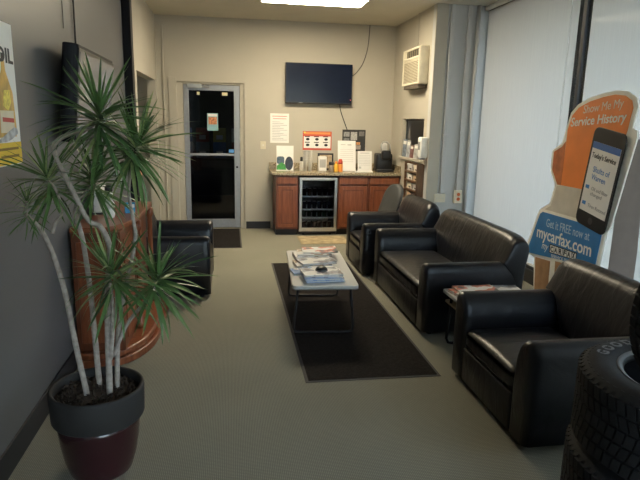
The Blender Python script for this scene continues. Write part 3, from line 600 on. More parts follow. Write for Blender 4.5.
for hp, ln, ax, cnt, sc in heads:
    base = Vector(L(hp)); axis = Vector(ax).normalized()
    for k in range(cnt + 42):
        u = (k + 0.5) / (cnt + 42); pol = math.radians(10 + 122 * u ** 0.8 + rs.uniform(-8, 8)); az = k * 2.39996 + rs.uniform(-0.25, 0.25)
        side = axis.cross(Vector((0.3, 1, 0.1))).normalized(); sd2 = axis.cross(side)
        dv = axis * math.cos(pol) + (side * math.cos(az) + sd2 * math.sin(az)) * math.sin(pol)
        ll = ln * rs.uniform(0.72, 1.08) * (0.75 if u < 0.12 else 1)
        # keep clear of the wall
        tip = base.x + dv.x * ll - 0.625
        if tip < -0.985: ll *= max(0.2, (base.x - 0.625 + 0.985) / max(1e-3, -dv.x * ll))
        drp = 0 if dv.z > 0.75 else (1 if rs.random() < 0.6 else 2)
        rnd = rs.random(); mi = 0 if rnd < 0.26 else (1 if rnd < 0.60 else (2 if rnd < 0.84 else (3 if rnd < 0.993 else 4)))
        if ln < 0.31 and mi == 3: mi = 1
        X = dv; Y = Vector((0, 0, 1)).cross(X); Y = Y.normalized() if Y.length > 0.05 else Vector((0, 1, 0)); Z = X.cross(Y)
        rt_ = Matrix((X, Y, Z)).transposed()
        if abs(dv.z) < 0.95 and rs.random() < 0.9: rt_ = rt_ @ Matrix.Rotation(rs.uniform(-0.5, 0.5), 3, 'X')
        off = base - axis * (0.09 * u) + dv * 0.008
        _, _, me, raw = LV[mi * 3 + drp]
        wsc = ll * rs.uniform(0.85, 1.2)
        if (k * cnt) // (cnt + 42) != ((k - 1) * cnt) // (cnt + 42) and nleaf < 298:
            o = bpy.data.objects.new('leaf', me); C.objects.link(o); o.parent = t; o.matrix_local = Matrix.Translation(off) @ rt_.to_4x4() @ Matrix.Diagonal((ll, wsc, ll, 1)); nleaf += 1
        else:
            rest.add([tuple(rt_ @ Vector((v[0] * ll, v[1] * wsc, v[2] * ll)) + off) for v in raw.v], raw.f)
o = rest.build('inner_foliage', LM[1], t, smooth=True, kind='stuff')

# ------------------------------------------------------------------ wooden stand by the left wall with its things
t = thing('wooden_stand', 'reddish wooden display stand with curved base behind the plant', 'cabinet', (XL + 0.02, 3.60, 0))
# local: x 0..0.5 away from the wall, y 0..1.25 along it
def cbase(s, n=10):
    return [(0, 0.0)] + [(0.17 + 0.29 * math.sin(k / n * PI / 2) * s, 0.0 + 0.52 * (1 - math.cos(k / n * PI / 2)) - 0.0) for k in range(n + 1)] + [(0.46 * 1.0 + (s - 1) * 0.29, 1.2), (0, 1.2)]
MB().prism(cbase(1.0), 2, 0.001, 0.055).build('plinth', STAND, t, bevel=0.008)
MB().prism([(x * 0.97, 0.012 + y * 0.98) for x, y in cbase(0.95)], 2, 0.055, 0.10).build('plinth_moulding', STAND, t, bevel=0.012)
MB().box(0.0, 0.30, 0.05, 1.15, 0.10, 0.90).build('body', CABD, t, bevel=0.004)
MB().box(0.03, 0.27, 0.035, 0.0495, 0.16, 0.84).build('side_panel', STAND, t, bevel=0.006)
MB().lathe([(0.028, 0.10), (0.028, 0.14), (0.020, 0.16), (0.020, 0.82), (0.028, 0.84), (0.028, 0.90)], 14, c=(0.335, 0.50, 0)).build('post', STAND, t, smooth=True)
MB().lathe([(0.028, 0.10), (0.028, 0.14), (0.020, 0.16), (0.020, 0.82), (0.028, 0.84), (0.028, 0.90)], 14, c=(0.335, 1.12, 0)).build('post', STAND, t, smooth=True)
MB().prism([(x, y + 0.02) for x, y in cbase(0.62)], 2, 0.90, 0.935).build('top', STAND, t, bevel=0.008)
for y in (0.3, 0.7): MB().box(0.3005, 0.308, y - 0.17, y + 0.17, 0.16, 0.84).build('door', STAND, t, bevel=0.004)
zt = 0.9355; ox, oy = XL + 0.02, 3.60
for i, (x, y, lb) in enumerate(((0.17, 0.42, 'white bottle with stacked rings on the wooden stand'),)):
    t = thing('white_bottle', lb, 'bottle', (ox + x, oy + y, zt))
    MB().lathe([(0.03, 0), (0.035, 0.02), (0.032, 0.05), (0.022, 0.06), (0.034, 0.075), (0.034, 0.10), (0.02, 0.115), (0.032, 0.13), (0.030, 0.16), (0.018, 0.175)], 18).build('body', WHITE, t, smooth=True)
    MB().lathe([(0.018, 0.175), (0.026, 0.185), (0.026, 0.215), (0.012, 0.225)], 16).build('cap', BLK, t, smooth=True)
t = thing('blue_box', 'small blue and white box on the wooden stand', 'box', (ox + 0.27, oy + 0.62, zt), 0.3)
MB().box(-0.035, 0.035, -0.02, 0.02, 0, 0.075).build('carton', mat('cyan_blue', (0.04, 0.30, 0.55), 0.5), t, bevel=0.002)
MB().box(-0.03, 0.03, -0.021, -0.0202, 0.04, 0.065).build('print_band', WHITE, t)
t = thing('brochure_holder', 'dark brochure holder standing on the wooden stand', 'brochure holder', (ox + 0.08, oy + 0.66, zt))
MB().box(-0.06, 0.06, -0.12, 0.12, 0, 0.012).box(-0.06, -0.052, -0.12, 0.12, 0.012, 0.24).build('back_plate', BLK, t, bevel=0.002)
MB().box(-0.045, 0.0, -0.105, 0.105, 0.013, 0.21).build('brochures', PAPER, t)
t = thing('hang_tag', 'orange and pink paper tag hanging at the passage corner', 'tag', (XL + 0.016, 6.60, 0.92))
MB().box(0.0, 0.004, -0.07, 0.07, 0, 0.16).build('lower_card', mat('salmon_card', (0.62, 0.22, 0.14), 0.7), t); MB().box(0.0, 0.004, -0.05, 0.09, 0.17, 0.25).build('upper_card', mat('orange_card', (0.75, 0.36, 0.08), 0.7), t)

# ------------------------------------------------------------------ left wall: screen, poster, cable
t = thing('wall_screen', 'thick black framed screen hanging tilted on the grey wall', 'screen', (XL, 4.02, 1.47)); t.rotation_euler = (0, 0, 0)
def tilt(o): o.rotation_euler = (0, 0.10, 0)
b_ = MB().prism(rrect(0.045, 0.51, 0.04), 2, 0, 0.56).build('housing', NAVY, t, loc=(0.07, 0, 0), bevel=0.006); tilt(b_)
b_ = MB().box(0.0455, 0.050, -0.485, 0.485, 0.02, 0.54).build('bezel', BLK, t, loc=(0.07, 0, 0), bevel=0.002); tilt(b_)
b_ = MB().box(0.0505, 0.053, -0.465, 0.465, 0.04, 0.52).build('screen_glass', mat('screen_reflection_grey', (0.22, 0.22, 0.24), 0.15, spec=0.8), t, loc=(0.07, 0, 0)); tilt(b_)  # lifted grey base puts the window's reflection into the colour
MB().box(0.001, 0.06, -0.1, 0.1, 0.25, 0.45).build('wall_bracket', BLKM, t)
tag(MB().tube([(XL + 0.012, 4.12, 2.0), (XL + 0.012, 4.13, 2.5), (XL + 0.012, 4.12, ZC - 0.001)], 0.006, 6).build('power_cable', BLK), 'thin black cable running from the wall screen to the ceiling', 'cable')
tag(MB().tube([(XL + 0.006, 3.88, 2.15), (XL + 0.006, 3.88, ZC - 0.001)], 0.003, 6).build('signal_cable', mat('grey_cable', (0.15, 0.15, 0.15), 0.6)), 'thin grey cable on the wall beside the black screen cable', 'cable')
t = thing('oil_poster', 'white motor oil poster with a golden bottle and yellow strip', 'poster', (XL + 0.002, 2.60, 1.385))
MB().box(0, 0.002, -0.36, 0.385, 0, 0.645).build('sheet', PAPER, t)
MB().box(0.0025, 0.0032, -0.36, 0.385, 0.004, 0.105).build('yellow_strip', mat('poster_yellow', (0.75, 0.52, 0.04), 0.6), t)
GOLD = mat('oil_gold', (0.60, 0.36, 0.08), 0.4, var=0.3, scale=14)
MB().prism([(0.10, 0.13), (0.335, 0.13), (0.345, 0.16), (0.33, 0.33), (0.29, 0.39), (0.262, 0.43), (0.258, 0.475), (0.222, 0.475), (0.218, 0.43), (0.19, 0.40), (0.13, 0.36), (0.09, 0.2)], 0, 0.0025, 0.0032).build('bottle_print', GOLD, t)
MB().prism([(0.224, 0.476), (0.256, 0.476), (0.256, 0.505), (0.224, 0.505)], 0, 0.0025, 0.0032).build('cap_print', INK, t)
MB().prism([(0.20, 0.27), (0.26, 0.25), (0.30, 0.29), (0.29, 0.345), (0.22, 0.34)], 0, 0.0034, 0.004).build('label_print', mat('label_yellow', (0.85, 0.65, 0.12), 0.5, var=0.3, scale=60), t)
MB().prism([(0.15, 0.15), (0.315, 0.15), (0.32, 0.25), (0.16, 0.25)], 0, 0.0034, 0.004).build('label_print', mat('label_cream', (0.75, 0.66, 0.5), 0.6), t)
MB().prism([(0.18, 0.20), (0.315, 0.195), (0.315, 0.215), (0.18, 0.22)], 0, 0.0042, 0.0048).build('label_stripe', mat('label_red', (0.5, 0.05, 0.04), 0.5), t)
MB().prism([(-0.05, 0.115), (0.12, 0.12), (0.22, 0.15), (0.31, 0.175), (0.345, 0.165), (0.35, 0.145), (0.27, 0.12), (0.2, 0.108), (-0.05, 0.106)], 0, 0.005, 0.006).build('chrome_print', mat('chrome_grey', (0.42, 0.43, 0.46), 0.4, var=0.4, scale=30), t)
text('letters', 'R', 0.09, INK, t, (0.0034, 0.16, 0.552), ROT_PX, 0.0004, 'LEFT', bold=0.003)
text('letters', 'L OIL', 0.09, INK, t, (0.0034, 0.07, 0.468), ROT_PX, 0.0004, 'LEFT', width=0.295, bold=0.003)
for zz, wd in ((0.07, 0.30), (0.035, 0.22)): MB().box(0.0034, 0.0040, 0.345 - wd, 0.345, zz, zz + 0.012).build('fine_print', mat('brown_ink', (0.25, 0.15, 0.02), 0.6), t)

# ------------------------------------------------------------------ cabinets, cooler, counter
CY0, CY1 = 7.93, 8.48
def cabinet(x0, x1, lb):
    t = thing('base_cabinet', lb, 'cabinet', ((x0 + x1) / 2, CY0, 0), 0, 'cherry base cabinets under the counter'); h = (x1 - x0) / 2 - 0.001; d_ = CY1 - CY0
    MB().box(-h, h, 0.0, d_, 0.09, 0.868).build('carcass', CABD, t, bevel=0.002)
    MB().box(-h, h, 0.06, d_, 0.0, 0.0895).build('toe_kick', BLK, t)
    MB().box(-h + 0.025, h - 0.025, -0.018, -0.0005, 0.745, 0.85).build('drawer', CAB, t, bevel=0.005)
    dr = MB().box(-h + 0.025, h - 0.025, -0.012, -0.0005, 0.12, 0.715).build('door', CABD, t)
    a, b, c, e = -h + 0.025, h - 0.025, 0.12, 0.715; s = 0.05
    MB().box(a, a + s, -0.02, -0.0125, c, e).build('stile', CAB, dr, bevel=0.003); MB().box(b - s, b, -0.02, -0.0125, c, e).build('stile', CAB, dr, bevel=0.003)
    MB().box(a + s, b - s, -0.02, -0.0125, c, c + s).build('rail', CAB, dr, bevel=0.003); MB().box(a + s, b - s, -0.02, -0.0125, e - s, e).build('rail', CAB, dr, bevel=0.003)
    MB().box(a + s + 0.014, b - s - 0.014, -0.0185, -0.0125, c + s + 0.014, e - s - 0.014).build('raised_panel', CAB, dr, bevel=0.005)
    return t
cabinet(0.635, 0.955, 'narrow cherry wood base cabinet left of the drinks cooler')
cabinet(1.535, 1.985, 'cherry wood base cabinet adjoining the drinks cooler under the white signs')
cabinet(1.985, 2.455, 'cherry wood base cabinet in the corner under the coffee maker')
t = thing('countertop', 'speckled brown granite countertop with low backsplash', 'countertop', (0.575, 7.89, 0.87))
MB().box(0, 1.882, 0, 0.597, 0, 0.04).build('slab', GRAN, t, bevel=0.006)
MB().box(0, 1.882, 0.577, 0.597, 0.0405, 0.14).box(1.862, 1.882, 0.03, 0.577, 0.0405, 0.14).build('backsplash', GRAN, t, bevel=0.003)
t = thing('drinks_cooler', 'black glass front drinks cooler with stainless frame under the counter', 'fridge', (1.245, 7.93, 0)); h = 0.275
MB().box(-h, -h + 0.03, 0.02, 0.54, 0.02, 0.845).box(h - 0.03, h, 0.02, 0.54, 0.02, 0.845).box(-h + 0.03, h - 0.03, 0.50, 0.54, 0.02, 0.845).box(-h + 0.03, h - 0.03, 0.02, 0.5, 0.02, 0.08).box(-h + 0.03, h - 0.03, 0.02, 0.5, 0.81, 0.845).build('body', mat('cooler_liner', (0.03, 0.03, 0.033), 0.5), t)
dr = MB().box(-h, -h + 0.04, -0.03, 0.018, 0.06, 0.84).box(h - 0.04, h, -0.03, 0.018, 0.06, 0.84).box(-h + 0.04, h - 0.04, -0.03, 0.018, 0.06, 0.115).box(-h + 0.04, h - 0.04, -0.03, 0.018, 0.80, 0.84).build('door', STEEL, t, bevel=0.004)
MB().box(-h + 0.04, h - 0.04, -0.012, -0.004, 0.115, 0.80).build('pane', FRG, dr)
MB().box(-h + 0.02, h - 0.02, -0.046, -0.031, 0.818, 0.832).build('handle', STEEL, dr, bevel=0.004)
for z_ in (0.25, 0.37, 0.56): MB().box(-h + 0.031, h - 0.031, 0.03, 0.49, z_, z_ + 0.008).box(-h + 0.031, h - 0.031, 0.022, 0.0299, z_ - 0.006, z_ + 0.012).build('shelf', mat('shelf_wire_white', (0.7, 0.7, 0.7), 0.4), t)
for x in (-0.2, 0.2): MB().cyl((x, 0.08, 0), 0.018, 0.021, 2, 10).build('foot', BLK, t); MB().cyl((x, 0.46, 0), 0.018, 0.021, 2, 10).build('foot', BLK, t)
cans = [('dark red', (0.035, 0.012, 0.012)), ('dark green', (0.012, 0.03, 0.018)), ('dark blue', (0.010, 0.015, 0.04))]
proto = {}
for si, (zz, sn) in enumerate(((0.081, 'cooler floor'), (0.2585, 'lowest cooler shelf'), (0.3785, 'middle cooler shelf'), (0.5685, 'top cooler shelf'))):
    cn, cc = cans[si % 3]
    for k in range(6):
        if k == 0 or cn + sn not in proto:
            tt = thing('drink_can', '%s drink can on the %s' % (cn, sn), 'can', (0, 0, 0), 0, 'cans in the drinks cooler')
            MB().lathe([(0.024, 0), (0.031, 0.006), (0.031, 0.092), (0.026, 0.102)], 14).build('can_body', mat('can_' + cn.replace(' ', '_'), cc, 0.3, metal=0.4), tt, smooth=True)
            MB().lathe([(0.025, 0.1022), (0.026, 0.106), (0.023, 0.1055), (0.0, 0.104)], 14).build('can_lid', STEEL, tt, smooth=True)
            proto[cn + sn] = tt; o = tt
        else: o = dup(proto[cn + sn])
        o.location = (1.245 - 0.19 + k * 0.076, 7.93 + 0.10, zz)

# ---- things on the counter
cz = 0.9105
t = thing('car_leaflet_stand', 'white leaflet stand with dark car and tyre print on the counter', 'leaflet stand', (0.79, 8.22, cz))
o = MB().box(-0.125, 0.125, 0, 0.004, 0, 0.36).build('card', PAPER, t); o.rotation_euler = (-0.06, 0, 0)
o = MB().prism(rrect(0.055, 0.055, 0.03), 1, -0.001, -0.0002).build('car_print', mat('print_slate', (0.08, 0.12, 0.16), 0.5, var=0.5, scale=30), t, loc=(-0.065, 0.008, 0.15)); o.rotation_euler = (-0.06, 0, 0)
o = MB().prism([(0.10 * math.cos(a * PI / 8) * 0.6, 0.10 * math.sin(a * PI / 8)) for a in range(16)], 1, -0.001, -0.0002).build('tyre_print', mat('print_black_blue', (0.03, 0.04, 0.06), 0.5, var=0.5, scale=40), t, loc=(0.06, 0.006, 0.105)); o.rotation_euler = (-0.06, 0, 0)
o = MB().prism([(-0.12, 0.012), (0.02, 0.012), (0.0, 0.09), (-0.05, 0.12), (-0.12, 0.07)], 1, -0.0022, -0.0012).build('green_print', mat('print_green', (0.06, 0.30, 0.07), 0.5, var=0.4, scale=30), t, loc=(0, 0, 0)); o.rotation_euler = (-0.06, 0, 0)
MB().box(-0.125, 0.125, 0.0, 0.09, -0.0, 0.003).build('foot', PAPER, t, loc=(0, 0.005, 0))
t = thing('pump_bottle', 'small dark capped bottle beside the foam cups', 'bottle', (1.03, 8.2, cz))
MB().lathe([(0.026, 0), (0.028, 0.01), (0.028, 0.12), (0.014, 0.14)], 16).build('body', mat('bottle_pale', (0.5, 0.47, 0.42), 0.4), t, smooth=True); MB().lathe([(0.016, 0.1405), (0.02, 0.145), (0.02, 0.20), (0.012, 0.205)], 14).build('cap', BLK, t, smooth=True)
FOAM = mat('foam_white', (0.78, 0.76, 0.70), 0.8)
pc = None
for si, (x, sn) in enumerate(((1.085, 'next to the dark bottle'), (1.155, 'next to the napkin box'))):
    for k in range(9):
        if pc is None:
            pc = MB().lathe([(0.022, 0), (0.024, 0.001), (0.033, 0.085), (0.036, 0.086), (0.036, 0.092), (0.032, 0.092), (0.022, 0.006), (0.0, 0.005)], 18).build('foam_cup', FOAM, smooth=True); o = pc
        else: o = pc.copy(); C.objects.link(o)
        o.location = (x, 8.2, cz + 0.026 * k); tag(o, ('topmost white foam cup of the stack ' if k == 8 else 'white foam cup in the stack ') + sn, 'cup', 'stacked foam cups')
t = thing('napkin_box', 'white napkin dispenser box with small black frame on the counter', 'dispenser', (1.375, 8.26, cz))
MB().box(-0.09, 0.03, -0.06, 0.04, 0, 0.21).build('box', PAPER, t, bevel=0.006); MB().box(-0.075, 0.015, -0.0615, -0.0605, 0.05, 0.17).build('slot', mat('slot_grey', (0.45, 0.44, 0.42), 0.7), t)
t = thing('photo_frame', 'small black photo frame leaning behind the napkin box', 'photo frame', (1.42, 8.40, cz))
MB().box(-0.12, 0.12, 0, 0.015, 0, 0.25).build('frame', BLK, t, bevel=0.002); MB().box(-0.095, 0.095, -0.002, -0.0002, 0.025, 0.225).build('picture', mat('photo_tan', (0.45, 0.34, 0.22), 0.5, var=0.5, scale=25), t)
t = thing('sugar_jar', 'glass sugar jar with black lid on the counter', 'jar', (1.455, 8.10, cz))
MB().lathe([(0.036, 0), (0.038, 0.008), (0.036, 0.10)], 18).build('jar_body', mat('brown_grey_glass', (0.22, 0.18, 0.14), 0.2), t, smooth=True); MB().lathe([(0.038, 0.1005), (0.039, 0.105), (0.037, 0.14), (0.0, 0.142)], 18).build('lid', BLK, t, smooth=True)
t = thing('creamer_bottle', 'yellow creamer bottle on the counter', 'bottle', (1.525, 8.08, cz))
MB().lathe([(0.028, 0), (0.032, 0.01), (0.032, 0.09), (0.018, 0.12)], 16).build('body', mat('creamer_yellow', (0.75, 0.42, 0.05), 0.4), t, smooth=True); MB().lathe([(0.018, 0.1205), (0.02, 0.13), (0.014, 0.15)], 12).build('cap', mat('cap_orange', (0.8, 0.25, 0.03), 0.4), t, smooth=True)
t = thing('creamer_bottle', 'orange creamer bottle with red top in front of the tall sign', 'bottle', (1.59, 8.09, cz))
MB().lathe([(0.032, 0), (0.036, 0.01), (0.036, 0.10), (0.034, 0.115)], 16).build('body', mat('creamer_orange', (0.80, 0.30, 0.06), 0.4), t, smooth=True); MB().lathe([(0.034, 0.1155), (0.034, 0.15), (0.022, 0.185)], 16).build('cap', mat('cap_red', (0.62, 0.08, 0.05), 0.4), t, smooth=True)
PALEINK = mat('pale_grey_ink', (0.55, 0.54, 0.52), 0.8)
def sign(x, y, wd, ht, lb, lines):
    t = thing('counter_sign', lb, 'sign', (x, y, cz)); r = -0.14
    for nm, mb, m in [('sheet', MB().box(-wd / 2, wd / 2, 0, 0.004, 0.002, ht), PAPER)] + [('text_line', MB().box(a, b, -0.001, -0.0002, z_, z_ + q), PALEINK) for a, b, z_, q in lines]:
        o = mb.build(nm, m, t); o.rotation_euler = (r, 0, 0)
    MB().box(-wd / 2, wd / 2, -0.03, 0.08, 0, 0.0025).build('foot', glass('acrylic', (0.95, 0.95, 0.95), 0.95), t)
sign(1.71, 8.20, 0.27, 0.45, 'tall white notice in an acrylic stand beside the orange creamer bottle', [(-0.09, -0.02, 0.385, 0.012), (0.01, 0.07, 0.38, 0.018), (-0.1, -0.06, 0.08, 0.035)] + [(-0.1, 0.1, 0.14 + 0.03 * k, 0.004) for k in range(7)])
sign(1.985, 8.20, 0.215, 0.30, 'short white notice in an acrylic stand next to the coffee maker', [(-0.07, 0.07, 0.265, 0.012), (-0.09, -0.055, 0.04, 0.03)] + [(-0.085, 0.085, 0.09 + 0.024 * k, 0.004) for k in range(7)])
o = tag(MB().box(-0.13, 0.13, -0.03, 0.03, 0, 0.022).build('tissue_packet', PAPER, bevel=0.006, loc=(1.93, 8.03, cz)), 'flat white packet lying in front of the short notice', 'packet')
MB().box(-0.10, 0.10, -0.015, 0.015, 0.0222, 0.0232).build('opening', mat('slot_pale', (0.6, 0.6, 0.6), 0.8), o)
t = thing('coffee_maker', 'black single cup coffee maker in the counter corner', 'coffee maker', (2.27, 8.16, cz))
rbox(-0.125, 0.125, -0.02, 0.16, 0, 0.27, 0.03, 3).build('body', BLK, t, smooth=True)
rbox(-0.12, 0.12, -0.12, 0.0, 0.0, 0.04, 0.012, 2).build('drip_tray', BLK, t, smooth=True)
rbox(-0.07, 0.07, -0.12, -0.019, 0.18, 0.32, 0.03, 3).build('brew_head', BLK, t, smooth=True)
MB().tube([(-0.07, -0.06, 0.30), (-0.065, -0.03, 0.40), (-0.03, 0.0, 0.44), (0.03, 0.0, 0.44), (0.065, -0.03, 0.40), (0.07, -0.06, 0.30)], 0.014, 8).build('lid_handle', STEEL, t, smooth=True)
t = thing('paper_filter_bag', 'white paper bag standing on the coffee maker', 'bag', (2.28, 8.24, cz + 0.271))
MB().prism([(-0.05, 0), (0.05, 0), (0.04, 0.14), (0.0, 0.16), (-0.035, 0.13)], 1, -0.02, 0.02).build('bag_body', PAPER, t, bevel=0.006)

# ------------------------------------------------------------------ back wall: TV, papers, switch, cables
t = thing('television', 'flat black television mounted high on the beige wall', 'television', (1.30, YB, 1.88))
MB().box(-0.495, 0.495, -0.085, -0.045, 0, 0.575).build('housing', BLK, t, bevel=0.006)
MB().box(-0.485, 0.485, -0.0865, -0.0855, 0.022, 0.565).build('screen', mat('tv_screen', (0.006, 0.010, 0.026), 0.2, spec=0.25), t)
MB().box(-0.2, 0.2, -0.045, -0.001, 0.15, 0.45).build('wall_bracket', BLKM, t); MB().box(-0.30, -0.24, -0.0875, -0.0866, 0.006, 0.016).build('badge', GREYINK, t)
MB().box(0.47, 0.478, -0.0885, -0.0867, 0.06, 0.068).build('standby_light', emis('led_red', (1, 0.03, 0.05), 3), t)
tag(MB().tube(smooth_path([(1.795, YB - 0.03, 2.29), (1.88, YB - 0.01, 2.36), (1.97, YB - 0.008, 2.50), (2.03, YB - 0.008, 2.72), (2.05, YB - 0.008, ZC - 0.001)]), 0.006, 6).build('antenna_cable', mat('cable_grey', (0.10, 0.095, 0.09), 0.6), smooth=True), 'dark cable curving from the television up to the ceiling', 'cable')
tag(MB().tube(smooth_path([(1.62, YB - 0.03, 1.90), (1.65, YB - 0.012, 1.78), (1.70, YB - 0.008, 1.65), (1.755, YB - 0.008, 1.515)]), 0.007, 6).build('hanging_cable', BLK, smooth=True), 'black cord hanging from the television down to the wall poster', 'cable')
t = thing('wall_notice', 'white printed notice taped above the leaflet stand', 'notice', (0.73, YB - 0.003, 1.30))
MB().box(-0.14, 0.14, 0, 0.002, 0, 0.43).build('sheet', PAPER, t)
MB().box(-0.11, 0.11, -0.001, -0.0003, 0.385, 0.393).box(-0.10, 0.10, -0.001, -0.0003, 0.35, 0.357).build('red_text', mat('red_ink', (0.55, 0.15, 0.12), 0.7), t)
m_ = MB()
for k in range(12): m_.box(-0.11, 0.11 - 0.05 * ((k * 7) % 3), -0.001, -0.0003, 0.04 + 0.024 * k, 0.045 + 0.024 * k)
m_.build('text_lines', GREYINK, t)
t = thing('promo_poster', 'red and white tyre promotion poster above the counter', 'poster', (1.30, YB - 0.004, 1.20))
MB().box(-0.22, 0.22, 0, 0.003, 0, 0.28).build('sheet', mat('poster_red', (0.60, 0.09, 0.05), 0.5), t); MB().box(-0.205, 0.205, -0.001, -0.0003, 0.03, 0.205).build('white_field', PAPER, t)
MB().box(-0.20, 0.20, -0.001, -0.0003, 0.235, 0.268).build('header', mat('poster_orange', (0.80, 0.28, 0.08), 0.5), t)
for r_ in range(2):
    for c_ in range(3):
        x = -0.145 + c_ * 0.14; z_ = 0.065 + r_ * 0.085
        MB().box(x - 0.045, x + 0.03, -0.002, -0.0012, z_ + 0.045, z_ + 0.058).build('caption', INK, t); MB().prism([(x + 0.028 * math.cos(a * PI / 6), z_ + 0.012 + 0.02 * math.sin(a * PI / 6)) for a in range(12)], 1, -0.002, -0.0012).build('tyre_print', INK, t)
MB().prism([(-0.213, 0.262), (-0.19, 0.276), (-0.172, 0.262), (-0.192, 0.246)], 1, -0.002, -0.0012).build('yellow_mark', mat('mark_yellow', (0.85, 0.65, 0.1), 0.5), t)
t = thing('black_poster', 'black bulletin poster with small photos behind the tall notice', 'poster', (1.865, YB - 0.004, 1.19))
MB().box(-0.18, 0.18, 0, 0.003, 0, 0.325).build('sheet', mat('poster_black', (0.035, 0.033, 0.03), 0.5), t)
for (x0, x1, z0, z1, cc, nm) in ((-0.16, -0.07, 0.22, 0.29, (0.30, 0.30, 0.29), 'a'), (-0.05, 0.05, 0.17, 0.29, (0.42, 0.41, 0.39), 'b'), (0.08, 0.16, 0.23, 0.30, (0.18, 0.17, 0.16), 'c'), (-0.16, -0.07, 0.16, 0.20, (0.2, 0.2, 0.2), 'd'), (0.04, 0.10, 0.10, 0.14, (0.6, 0.28, 0.10), 'e'), (0.03, 0.11, 0.03, 0.095, (0.35, 0.3, 0.26), 'f')):
    MB().box(x0, x1, -0.001, -0.0003, z0, z1).build('photo_print', mat('print_' + nm, cc, 0.6, var=0.4, scale=50), t)
t = thing('light_switch', 'cream light switch plate on the wall beside the glass door', 'switch', (0.485, YB - 0.001, 1.205))
MB().box(-0.04, 0.04, -0.007, 0, 0, 0.115).build('plate', CREAM, t, bevel=0.003); MB().box(-0.006, 0.006, -0.014, -0.0072, 0.045, 0.07).build('toggle', WHITE, t)

# ------------------------------------------------------------------ right wall: air conditioner, pass-through, dispenser, rack
t = thing('air_conditioner', 'cream wall air conditioner with beige grille', 'air conditioner', (XR, 7.32, 2.113))
fx = -0.12
MB().box(fx, -0.001, -0.345, 0.345, 0.0, 0.465).build('housing', CREAM, t, bevel=0.012, seg=3)
MB().box(fx - 0.012, fx - 0.0005, -0.34, 0.34, 0.005, 0.03).box(fx - 0.012, fx - 0.0005, -0.34, 0.34, 0.435,0.46).box(fx - 0.012, fx - 0.0005, -0.34, 0.34, 0.325, 0.35).box(fx - 0.012, fx - 0.0005, -0.34, -0.31, 0.03, 0.435).box(fx - 0.012, fx - 0.0005, 0.30, 0.34, 0.03, 0.435).build('front_frame', mat('ivory', (0.78, 0.73, 0.58), 0.5), t, bevel=0.004)
MB().box(fx - 0.003, fx - 0.0004, -0.314, 0.299, 0.031, 0.299).build('grille_back', ACG, t)
for k in range(14): MB().box(fx - 0.011, fx - 0.0032, -0.31, 0.295, 0.040 + k * 0.019, 0.047 + k * 0.019).build('grille_slat', CREAM, t)
MB().box(fx - 0.004, fx - 0.0004, -0.30, 0.18, 0.33, 0.43).build('air_outlet', mat('outlet_dark', (0.08, 0.07, 0.05), 0.6), t)
for k in range(6): MB().box(fx - 0.011, fx - 0.0042, -0.29 + k * 0.08, -0.283 + k * 0.08, 0.335, 0.425).build('louvre', ACG, t)
MB().box(fx - 0.006, fx - 0.0005, 0.19, 0.298, 0.327, 0.433).build('control_panel', CREAM, t)
MB().tube(smooth_path([(fx + 0.05, 0.356, 0.35), (fx + 0.04, 0.42, 0.24), (fx + 0.05, 0.47, 0.10), (fx + 0.08, 0.45, 0.0), (-0.05, 0.37, -0.02), (-0.02, 0.33, 0.01)]), 0.009, 6).build('cord', mat('ivory', None), t, smooth=True)
MB().box(-0.12, -0.002, -0.30, 0.28, -0.045, -0.001).build('support_ledge', mat('ledge_brown', (0.10, 0.08, 0.06), 0.7), t)
tag(MB().box(XR - 0.018, XR - 0.0005, 7.42, 7.445, 2.59, ZC - 0.0005).build('cable_raceway', WALL, bevel=0.003), 'slim raceway running from the air conditioner up to the ceiling', 'raceway')
# pass-through lining
struct(MB().box(XR - 0.035, XR + 0.15, PY0 - 0.03, PY1 + 0.03, PZ0 - 0.03, PZ0).build('trim_4', WALL, bevel=0.004), 'sill of the pass-through window')
struct(MB().box(XR + 0.055, XR + 0.065, PY0, PY0 + 0.03, PZ0, PZ1).box(XR + 0.055, XR + 0.065, PY1 - 0.03, PY1, PZ0, PZ1).box(XR + 0.055, XR + 0.065, PY0 + 0.03, PY1 - 0.03, PZ1 - 0.03, PZ1).build('window_6', DKALU))
G = 'brochures on the pass-through sill'
for i, (y, wd, hh, cc, cn) in enumerate(((7.84, 0.16, 0.24, (0.16, 0.20, 0.26), 'blue grey'), (7.66, 0.15, 0.23, (0.40, 0.42, 0.45), 'pale grey'), (7.50, 0.13, 0.17, (0.22, 0.10, 0.09), 'dark red'), (7.33, 0.15, 0.19, (0.45, 0.45, 0.44), 'white'))):
    t = thing('brochure', '%s brochure standing on the pass-through sill' % cn, 'brochure', (XR + 0.0, y, PZ0 + 0.001), 0, G)
    o = MB().box(0, 0.006, -wd / 2, wd / 2, 0, hh).build('leaflet', mat('brochure_' + cn.replace(' ', '_'), cc, 0.5, var=0.5, scale=22), t); o.rotation_euler = (0, 0.08, 0)
    o = MB().box(-0.0012, -0.0003, -wd / 2 + 0.01, wd / 2 - 0.01, hh * 0.72, hh * 0.92).build('headline', PAPER, t); o.rotation_euler = (0, 0.08, 0)
t = thing('office_monitor', 'lit computer monitor on the desk behind the pass-through', 'monitor', (3.3, 7.72, 0.75), 0.5)
MB().box(-0.03, 0.03, -0.24, 0.24, 0.60, 0.95).build('housing', BLK, t, bevel=0.006); MB().box(-0.032, -0.0305, -0.225, 0.225, 0.615, 0.935).build('screen', emis('screen_blue', (0.35, 0.5, 0.9), 0.9), t)
MB().cyl((0, 0, 0.02), 0.02, 0.6, 2, 10).build('neck', BLK, t); MB().box(-0.1, 0.1, -0.12, 0.12, 0, 0.02).build('base', BLK, t)
t = thing('office_desk', 'dark desk in the office behind the pass-through', 'desk', (3.35, 7.72, 0))
